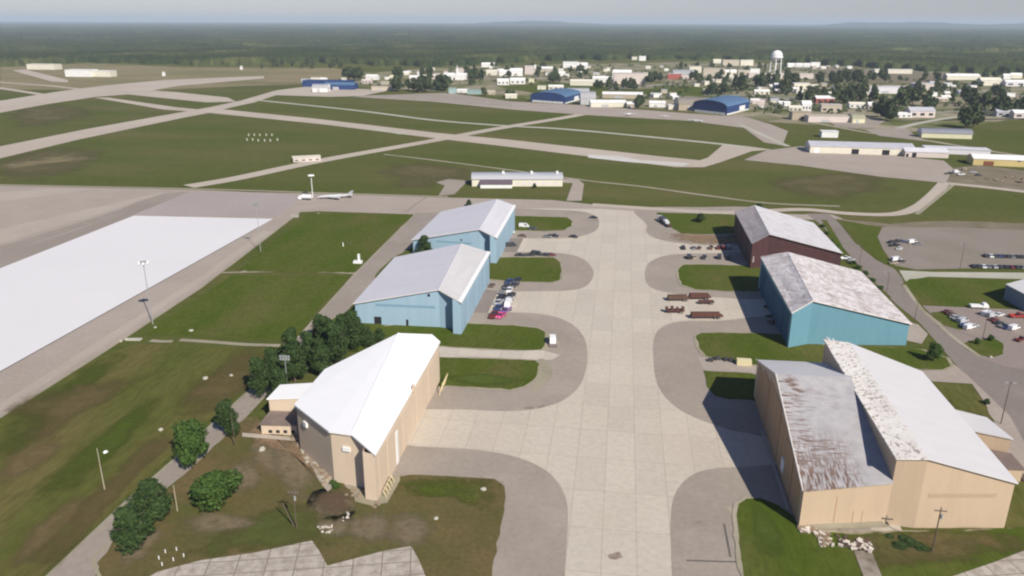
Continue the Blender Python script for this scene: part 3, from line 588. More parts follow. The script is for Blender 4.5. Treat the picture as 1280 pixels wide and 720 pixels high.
def hangar(label, s, Fn, Rn, Bn, Bf, Rf, Ff, wall, front, roofF, roofB, group='hangars lined up along the taxiway', pocket=True, door=True, extra=None):
    r = thing('hangar', label, 'hangar', ((Fn[0]+Bf[0])/2, (Fn[1]+Bf[1])/2, 0), group=group)
    if pocket:     # door pocket: a short return that sticks out past the gable wall
        p1 = (Fn[0]+s*3.2, Fn[1]+0.2, Fn[2]+1.2); p2 = (Fn[0]+s*3.9, Fn[1]+4.6, Fn[2]+1.4)
        near = [Fn, p1, p2, Rn]
    else: near = [Fn, Rn]
    d = -0.5
    out = near+[Bn, Bf, Rf, Ff]
    walls_obj('wall', r, [(a, b, c+d+0.2) for a, b, c in out], wall)
    e = 0.5
    def o(p, dx, dy): return (p[0]+dx, p[1]+dy, p[2])
    f1 = [o(Fn, -s*0.4, -e), o(Rn, 0, -e), o(Rf, 0, e), o(Ff, -s*0.4, e)]
    f2 = [o(Rn, 0, -e), o(Bn, s*0.6, -e), o(Bf, s*0.6, e), o(Rf, 0, e)]
    ob = roof_obj('roof', r, [f1, f2], [roofF, roofB], idx=[0, 1])
    # ridge cap, eave fascia and rake trims
    bm = bmesh.new(); q = loc3(r, [o(Rn, 0, -e), o(Rf, 0, e)]); tube(bm, q[0]-Vector((0, 0, .22)), q[1]-Vector((0, 0, .22)), 0.3, n=8)
    newobj('ridge_cap', bm, roofB, ob)
    bm = bmesh.new()
    for pa, pb in ((f1[0], f1[1]), (f2[0], f2[1])):
        q = loc3(r, [pa, pb]); tube(bm, q[0]-Vector((0, .12, .25)), q[1]-Vector((0, .12, .25)), 0.16, n=4)
    newobj('fascia', bm, TRIM if wall is not MAROON else wall, ob)
    # front doors: tall sliding leaves
    if door:
        ylen = Ff[1]-Fn[1]; nd = 6
        for k in range(nd):
            y0 = Fn[1]+3+(ylen-6)*k/nd; y1 = Fn[1]+3+(ylen-6)*(k+1)/nd-0.25
            bm = bmesh.new(); x = Fn[0]-r.location.x; off = -s*(0.06+0.10*(k % 2))
            xs = sorted((x+s*0.1, x+off)); box(bm, xs[0], xs[1], y0-r.location.y, y1-r.location.y, 0.05, Fn[2]-1.9)
            newobj('door', bm, front, r)
    return r
def pxroot(r): return r

# right side: maroon, teal, tan; left side: two light blue, tan with white roof
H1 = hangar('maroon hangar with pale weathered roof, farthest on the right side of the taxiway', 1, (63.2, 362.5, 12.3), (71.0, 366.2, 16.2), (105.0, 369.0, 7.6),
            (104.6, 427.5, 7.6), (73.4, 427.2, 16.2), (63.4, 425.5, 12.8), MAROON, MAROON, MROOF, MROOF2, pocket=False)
on_wall(H1, 'vent_panel', MROOF, (63.2, 362.5), (71.0, 366.2), 1.0, 1.6, 3, 6)
H2 = hangar('teal blue hangar with patchy white roof on the right side of the taxiway', 1, (62.6, 267.2, 13.6), (70.0, 271.6, 17.0), (105.2, 276.0, 8.6),
            (104.6, 336.5, 8.6), (73.0, 333.2, 17.0), (62.6, 334.5, 14.0), TEAL, mat('shaded_teal_doors', (0.035, 0.10, 0.16), (0.03, 0.09, 0.145), 0.4, stretch=(1, 1, .12)), PATCH, PATCH, pocket=False)  # door colour darkened to paint in the shade on the taxiway side
H3 = hangar('light blue hangar with grey white roof, nearer of the two on the left side', -1, (-54.9, 262.6, 12.8), (-64.4, 268.4, 15.4), (-97.0, 267.6, 8.4),
            (-98.6, 329.0, 8.2), (-68.2, 330.0, 15.6), (-54.9, 325.4, 13.4), LBLUE, LBLUE, CROOF, GROOF)
on_wall(H3, 'door', DARK, (-97.0, 267.6), (-64.4, 268.4), 7.2, 10.0, 0.3, 3.2)
on_wall(H3, 'door', DARK, (-97.0, 267.6), (-64.4, 268.4), 19.6, 20.5, 0.1, 2.6)
on_wall(H3, 'vent_panel', DARK, (-97.0, 267.6), (-64.4, 268.4), 28.2, 29.2, 12.2, 13.3)
on_wall(H3, 'trim_band', mat('blue_band', (0.19, 0.32, 0.40), rough=0.6), (-97.0, 267.6), (-64.4, 268.4), 8, 31, 7.6, 8.5)
H4 = hangar('light blue hangar with pale roof, farther of the two on the left side', -1, (-56.0, 352.8, 12.8), (-65.0, 357.5, 15.6), (-99.0, 361.0, 8.0),
            (-98.0, 420.5, 8.0), (-66.8, 423.5, 15.6), (-56.0, 418.0, 13.4), LBLUE, LBLUE, GROOF, GROOF)
on_wall(H4, 'vent_panel', DARK, (-99.0, 361.0), (-65.0, 357.5), 24.5, 25.3, 9.0, 9.8)
on_wall(H4, 'trim_band', MATS['blue_band'], (-99.0, 361.0), (-65.0, 357.5), 12, 30, 7.6, 8.4)

for H_, (xa, ya, za, yb_, zb_) in ((H3, (-54.4, 262.2, 12.9, 325.8, 13.5)), (H4, (-55.5, 352.4, 12.9, 418.4, 13.5))):
    bm = bmesh.new(); q = loc3(H_, [(xa, ya, za), (xa, yb_, zb_), (xa-1.5, yb_, zb_+.35), (xa-1.5, ya, za+.35)]); slab(bm, [(p.x, p.y, p.z+.14) for p in q], .3); newobj('eave_flashing', bm, WHITEP, H_)
# near left: tan walls, white membrane roof
LT = thing('hangar', 'tan hangar with bright white roof at the near left of the taxiway', 'hangar', (-68, 190, 0), group='hangars lined up along the taxiway')
lt = [(-54, 155.5, 12.9), (-57, 155.8, 13.4), (-57.6, 160.4, 13.8), (-61.2, 161, 14.6), (-67.1, 162, 14.4), (-81.6, 175.6, 13.5), (-81.4, 197, 13.7), (-67, 222, 15.6), (-57, 226, 14.2), (-54, 223, 13.3)]
walls_obj('wall', LT, lt, CREAMW)
ro = roof_obj('roof', LT, [[(-53.6, 154.9, 13.2), (-61.2, 160.4, 15.0), (-67, 222.6, 16), (-57, 226.5, 14.6), (-53.6, 223.2, 13.7)],
                      [(-61.2, 160.4, 15.0), (-67.3, 161.4, 14.8), (-82.1, 175.3, 13.9), (-81.9, 197.2, 14.1), (-67, 222.6, 16)]], [WROOF], th=0.45)
bm = bmesh.new(); q = loc3(LT, [(-61.2, 160.4, 15.05), (-67, 222.6, 16.05)]); tube(bm, q[0], q[1], 0.2, n=6); newobj('ridge_cap', bm, WROOF, ro)
bm = bmesh.new(); q = loc3(LT, [(-53.55, 188.5, 14.2), (-53.55, 190.2, 14.5)]); tube(bm, q[0]-Vector((0, 0, 1.2)), q[1], 0.35, n=6); newobj('downpipe', bm, TANW, LT)
for k in range(9):
    y0 = 158+k*7.1; bm = bmesh.new(); off = 0.08+0.1*(k % 2)
    box(bm, -54.1+68, -54+off+68, y0-190, y0+6.9-190, 0.05, 11.4); newobj('door', bm, mat('cream_tan_cladding', (0.62, 0.50, 0.37), (0.59, 0.475, 0.35), 0.4, stretch=(1, 1, .12)), LT)
on_wall(LT, 'vent_panel', WHITEP, (-81.6, 175.6), (-67.1, 162), 4.5, 6.3, 9.6, 10.9, proud=0.5, depth=0.6)
on_wall(LT, 'vent_panel', WHITEP, (-67.1, 162), (-61.2, 161), 3.2, 5.2, 9.8, 10.9, proud=0.5, depth=0.6)
on_wall(LT, 'doorway', WHITEP, (-54, 155.5), (-54, 223), 16.5, 18.2, 0.2, 9.4, proud=0.35, depth=0.4)
an = newobj('annex', bmesh.new(), CREAMW, LT)
bm = bmesh.new(); prism(bm, [(-96-(-68), 189-190), (-79.5+68, 192-190), (-79.5+68, 201.5-190), (-96+68, 197.5-190)], 7.4); bm.to_mesh(an.data); bm.free()
roof_obj('annex_roof', LT, [[(-96.5, 188.6, 7.7), (-80.5, 191.6, 8.0), (-80.5, 202.0, 8.0), (-96.5, 198.0, 7.7)]], [WROOF], 0.3)
bm = bmesh.new(); prism(bm, [(-95.5+68, 181.9-190), (-85.5+68, 183.0-190), (-85.5+68, 189.6-190), (-95.5+68, 188.9-190)], 3.2); newobj('lean_to', bm, CREAMW, LT)
roof_obj('lean_to_roof', LT, [[(-95.9, 181.5, 3.5), (-85.2, 182.6, 3.5), (-85.2, 189.8, 3.9), (-95.9, 188.9, 3.9)]], [BRNR], 0.25)
for k in range(4):
    on_wall(LT, 'window', DARK, (-95.5, 181.9), (-85.5, 183.0), 2.0+k*2.1, 3.0+k*2.1, 0.7, 1.6)
bm = bmesh.new()
for yy in (213, 216.5, 220): tube(bm, (-52.0+68, yy-190, 0), (-51.0+68, yy+1.2-190, 3.6), 0.14)
tube(bm, (-51.0+68, 214.2-190, 3.6), (-51.0+68, 221.2-190, 3.6), 0.14)
newobj('barrier_rail', bm, mat('yellow_tan_paint', (0.6, 0.5, 0.28)), LT)
bm = bmesh.new()
for k in range(5): tube(bm, (-53+68+.9, 157+k*1.7-190, 0), (-53+68+.2, 157+k*1.7-190, 2.2), .12)
tube(bm, (-53+68+.9, 157-190, .15), (-53+68+.9, 163.8-190, .15), .12); tube(bm, (-53+68+.2, 157-190, 2.2), (-53+68+.2, 163.8-190, 2.2), .12)
newobj('barrier_rail', bm, MATS['yellow_tan_paint'], LT)

# near right: tan double hangar
RT = thing('hangar', 'tan hangar with rust streaked front roof and a high ridge, nearest on the right', 'hangar', (68, 195, 0), group='hangars lined up along the taxiway')
walls_obj('wall', RT, [(64.8, 163.6, 17.3), (71, 163.0, 18.2), (91.6, 166.0, 12.0), (91.0, 224.0, 12.2), (70.6, 227.0, 18.8), (64.3, 229.5, 18.5)], TANW)
roof_obj('roof', RT, [[(71, 162.4, 18.55), (92.0, 165.4, 12.35), (91.4, 224.5, 12.55), (70.6, 227.6, 19.15)]], [RROOF])
roof_obj('ridge_strip', RT, [[(64.4, 163.0, 17.65), (71, 162.4, 18.56), (70.6, 227.6, 19.16), (63.9, 230.2, 18.85)]], [DIRTYW])
walls_obj('front_wall', RT, [(44.7, 159.2, 10.0), (64.8, 163.55, 11.2), (64.75, 202, 19.0), (64.35, 226.8, 12.0), (44.7, 226.6, 11.8), (44.7, 199, 20.0)], TANW)
roof_obj('front_roof', RT, [[(44.3, 158.7, 10.25), (64.75, 163.0, 11.5), (64.7, 202, 19.3), (44.3, 199, 20.3)], [(44.3, 199, 20.3), (64.7, 202, 19.3), (64.3, 227.3, 12.3), (44.3, 227.1, 12.1)]], [RUST, RROOF], idx=[0, 1])
bm = bmesh.new(); q = loc3(RT, [(44.3, 158.7, 10.3), (44.3, 199, 20.35), (44.3, 227.1, 12.15)])
tube(bm, q[0], q[1], 0.22, n=5); tube(bm, q[1], q[2], 0.22, n=5); newobj('fascia', bm, TRIM, RT)
for k in range(7):
    y0 = 162+k*8.8; bm = bmesh.new(); off = 0.08+0.10*(k % 2); zt = min(9.2+(y0+4-160)*0.2, 16) if y0 < 199 else max(10.5, 16-(y0-199)*0.22)
    box(bm, 44.7-off-68, 44.8-68, y0-195, y0+8.5-195, 0.05, zt); newobj('door', bm, BRNW, RT)
on_wall(RT, 'doorway', WHITEP, (44.7, 226), (44.7, 159.2), 44.5, 47.5, 2.2, 5.6, proud=0.35, depth=0.4)
on_wall(RT, 'vent_band', mat('dull_tan', (0.40, 0.31, 0.20), rough=0.9), (71, 163.0), (91.6, 166.0), 1.8, 17.2, 8.1, 9.2, proud=0.05)
on_wall(RT, 'base_course', PATHM, (44.7, 159.2), (64.8, 163.6), 2, 20, 0.0, 0.9, proud=0.25, depth=0.3)
for s0 in (8.0, 12.4, 14.6): on_wall(RT, 'downpipe', BRNW, (44.7, 159.2), (64.8, 163.6), s0, s0+0.22, 0.1, 4.0 if s0 > 9 else 8.0)
bm = bmesh.new(); q = loc3(RT, [(93, 198.5, 7.6), (104.2, 195.2, 7.6), (102.5, 206, 7.6), (90.8, 210.5, 7.6)]); prism(bm, [(p.x, p.y) for p in q], 7.5); newobj('annex', bm, TANW, RT)
roof_obj('annex_roof', RT, [[(91.5, 198.6, 8.3), (104.6, 194.8, 7.85), (102.8, 206.4, 7.85), (91.0, 211.0, 8.5)]], [RROOF], 0.3)
bm = bmesh.new(); q = loc3(RT, [(95.5, 186.4, 0), (104.2, 186.9, 0), (104.2, 194.2, 0), (95.0, 197, 0)]); prism(bm, [(p.x, p.y) for p in q], 3.6); newobj('lean_to', bm, TANW, RT)
roof_obj('lean_to_roof', RT, [[(95.3, 186.0, 3.9), (104.6, 186.5, 3.9), (104.6, 194.4, 3.9), (94.8, 197.2, 3.9)]], [BRNR], 0.25)
bm = bmesh.new()
for dy in (0, 1.2): tube(bm, (65.8-68+dy, 229.2-195, 15), (65.8-68+dy, 231.5-195, 18.7), 0.3, n=5)
box(bm, 65.2-68, 66.0-68, 230.2-195, 233.2-195, 17.6, 18.4)
newobj('roof_hatch', bm, mat('pale_blue_grey', (0.45, 0.52, 0.56)), RT)

# ------------------------------------------------------------------ generic buildings
WALLC = dict(white=(0.78, 0.77, 0.74), cream=(0.70, 0.66, 0.54), beige=(0.50, 0.44, 0.35), tan=(0.42, 0.35, 0.26), grey=(0.45, 0.45, 0.45), blue=(0.02, 0.05, 0.16), teal=(0.30, 0.42, 0.40),
             yellow=(0.58, 0.46, 0.20), red=(0.36, 0.10, 0.08), pink=(0.62, 0.54, 0.49), bluegrey=(0.20, 0.24, 0.30), paleyellow=(0.66, 0.63, 0.42), sky=(0.085, 0.16, 0.27), lilac=(0.66, 0.64, 0.66), roofgrey=(0.46, 0.46, 0.50), brown=(0.26, 0.19, 0.15))
def cm(k): return mat('cladding_'+k, WALLC[k], tuple(min(1, v*0.9) for v in WALLC[k]), 0.12, rough=0.7, fine=0.05)
def building(name, label, cat, px0, px1, yb, yt, depth, roof='g', wc='white', rc='white', rz=0.0, group=None, h=None, openings=()):
    a = P(px0, yb); b = P(px1, yb); c = (a+b)/2; k = PXM((px0+px1)/2, yb)
    wd = (px1-px0)/k*math.cos(YAW*0.3); H = h or max(3.0, (yb-yt)/k*0.88)
    vdir = Vector((c.x, c.y, 0)).normalized()
    r = thing(name, label, cat, c, rz, group)
    hw = wd/2; bm = bmesh.new(); eave = H*(0.68 if roof == 'g' else (0.55 if roof == 'b' else 1.0))
    box(bm, -hw, hw, 0, depth, 0, eave)
    if roof == 'g':
        v = [bm.verts.new(p) for p in ((-hw, 0, eave), (-hw, depth, eave), (-hw, depth/2, H-.1), (hw, 0, eave), (hw, depth, eave), (hw, depth/2, H-.1))]
        bm.faces.new(v[:3]); bm.faces.new(v[3:][::-1]); bm.faces.new((v[0], v[2], v[5], v[3])); bm.faces.new((v[1], v[4], v[5], v[2]))
    newobj('wall', bm, cm(wc), r)
    bm = bmesh.new(); e = 0.4
    if roof == 'g':
        slab(bm, [(-hw-e, -e, eave-.1), (hw+e, -e, eave-.1), (hw+e, depth/2, H+.1), (-hw-e, depth/2, H+.1)], 0.2)
        slab(bm, [(-hw-e, depth+e, eave-.1), (hw+e, depth+e, eave-.1), (hw+e, depth/2, H+.1), (-hw-e, depth/2, H+.1)], 0.2)
    elif roof == 'b':
        pr = []; n = 10
        for i in range(n+1):
            t = math.pi*i/n; pr.append((depth/2-(depth/2+.3)*math.cos(t), eave*0.9+(H-eave*0.9)*math.sin(t)))
        for i in range(n):
            f = bm.faces.new([bm.verts.new(p) for p in ((-hw-e, *pr[i]), (hw+e, *pr[i]), (hw+e, *pr[i+1]), (-hw-e, *pr[i+1]))]); f.smooth = True
        for sx in (-hw-e, hw+e): bm.faces.new([bm.verts.new((sx, *p)) for p in pr])
        bmesh.ops.remove_doubles(bm, verts=bm.verts, dist=.001)
    else: slab(bm, [(-hw-e, -e, H+.25), (hw+e, -e, H+.25), (hw+e, depth+e, H+.25), (-hw-e, depth+e, H+.25)], 0.35)
    newobj('roof', bm, cm(rc), r)
    for (n_, f0, f1, z0, z1, m) in openings:
        bm = bmesh.new(); box(bm, -hw+wd*f0, -hw+wd*f1, -0.08, 0.1, z0*H, z1*H); newobj(n_, bm, m, r)
    return r
def B(label, *a, **k):
    cat = k.pop('cat', 'building'); nm = k.pop('name', 'building'); return building(nm, label, cat, *a, **k)
win = lambda n, z0=.25, z1=.5: tuple(('window', (i+.25)/n, (i+.75)/n, z0, z1, GLASS) for i in range(n))

# the long white building across the crossing taxiway
LW = thing('long_hall', 'long white round roofed building beyond the crossing taxiway', 'hall', P(590, 233))
ang = math.atan2(P(703, 233).y-P(590, 233).y, P(703, 233).x-P(590, 233).x); LW.rotation_euler = (0, 0, ang); Lw = (P(703, 233)-P(590, 233)).length
bm = bmesh.new(); box(bm, 0, Lw, 0, 14, 0, 5.0); newobj('wall', bm, cm('cream'), LW)
bm = bmesh.new(); pr = [(7-7.6*math.cos(math.pi*i/12), 5.0+3.6*math.sin(math.pi*i/12)) for i in range(13)]
for i in range(12): bm.faces.new([bm.verts.new(p) for p in ((-.4, *pr[i]), (Lw+.4, *pr[i]), (Lw+.4, *pr[i+1]), (-.4, *pr[i+1]))]).smooth = True
for sx in (-.4, Lw+.4): bm.faces.new([bm.verts.new((sx, *p)) for p in pr])
bmesh.ops.remove_doubles(bm, verts=bm.verts, dist=.001); newobj('roof', bm, WROOF, LW)
bm = bmesh.new(); box(bm, 6, 28, -6.5, -.02, 0, 2.8); newobj('porch', bm, cm('white'), LW)
bm = bmesh.new(); slab(bm, [(5.6, -7, 3.0), (28.4, -7, 3.0), (28.4, .0, 4.6), (5.6, .0, 4.6)], .25); newobj('porch_roof', bm, mat('purple_brown_roof', (0.13, 0.10, 0.12), rough=.9), LW)
for xx in (22, 42, 60):
    bm = bmesh.new(); box(bm, xx-.8, xx+.8, 4, 5.6, 7.6, 10.0); newobj('chimney', bm, cm('white'), LW)
for k in range(7):
    bm = bmesh.new(); box(bm, 31+k*4.6, 33+k*4.6, -.1, .1, 1.5, 3); newobj('window', bm, cm('lilac'), LW)
building('hut', 'small pinkish hut on the airfield grass beside the diagonal taxiway', 'hut', 368, 400, 202, 193, 8, 'f', 'pink', 'cream', rz=rad(28), h=3.6, openings=win(4))

# east apron buildings
B('long grey roofed workshop with two dark door openings by the east apron', 1021, 1133, 193, 171, 26, 'g', 'cream', 'roofgrey', rz=rad(-2), h=9, openings=(('door', .40, .47, 0, .5, DARK), ('door', .69, .76, 0, .5, DARK), ('door', .04, .09, 0, .5, WHITEP)))
B('small white hut behind the left end of the grey roofed workshop', 1028, 1046, 172, 161, 10, 'f', 'white', 'white', h=6)
B('low ruined grey shed with a dark doorway right of the workshop', 1136, 1180, 197, 181, 18, 'g', 'pink', 'lilac', rz=rad(-3), h=7, openings=(('door', .16, .26, 0, .55, DARK), ('door', .02, .08, 0, .4, DARK)))
B('long pale low shed tapering right behind the ruined one', 1165, 1228, 193, 181, 16, 'f', 'lilac', 'lilac', rz=rad(-8), h=4.5)
B('pale lilac shed with round roof standing alone on the east grass', 1158, 1208, 173, 158, 16, 'b', 'paleyellow', 'lilac', rz=rad(-4), h=9)
B('long yellow walled building with white roof at the right edge', 1232, 1330, 209, 190, 18, 'g', 'yellow', 'white', rz=rad(-6), h=8, openings=(('door', .1, .2, 0, .45, mat('rust_red', (.2, .07, .04))), ('vent_panel', .42, .45, .5, .6, GLASS)))
B('cream side shed at the left end of the yellow building', 1224, 1240, 205, 194, 12, 'f', 'cream', 'cream', rz=rad(-6), h=5)
# right edge grey building
RG = thing('shed', 'blue grey metal shed with pale roof at the right edge beside the lawn', 'shed', P(1254, 374), 0)
q = [P(1254, 374), P(1286, 392), P(1360, 385), P(1320, 360)]
bm = bmesh.new(); prism(bm, [(p.x-q[0].x, p.y-q[0].y) for p in q], [6.4, 6.4, 8, 8]); newobj('wall', bm, cm('bluegrey'), RG)
bm = bmesh.new(); slab(bm, [(q[i].x-q[0].x+dx, q[i].y-q[0].y+dy, z) for i, dx, dy, z in ((0, -.5, -.3, 6.8), (1, -.3, -.5, 6.8), (2, .5, -.3, 8.4), (3, .3, .5, 8.4))], .25); newobj('roof', bm, RROOF, RG)

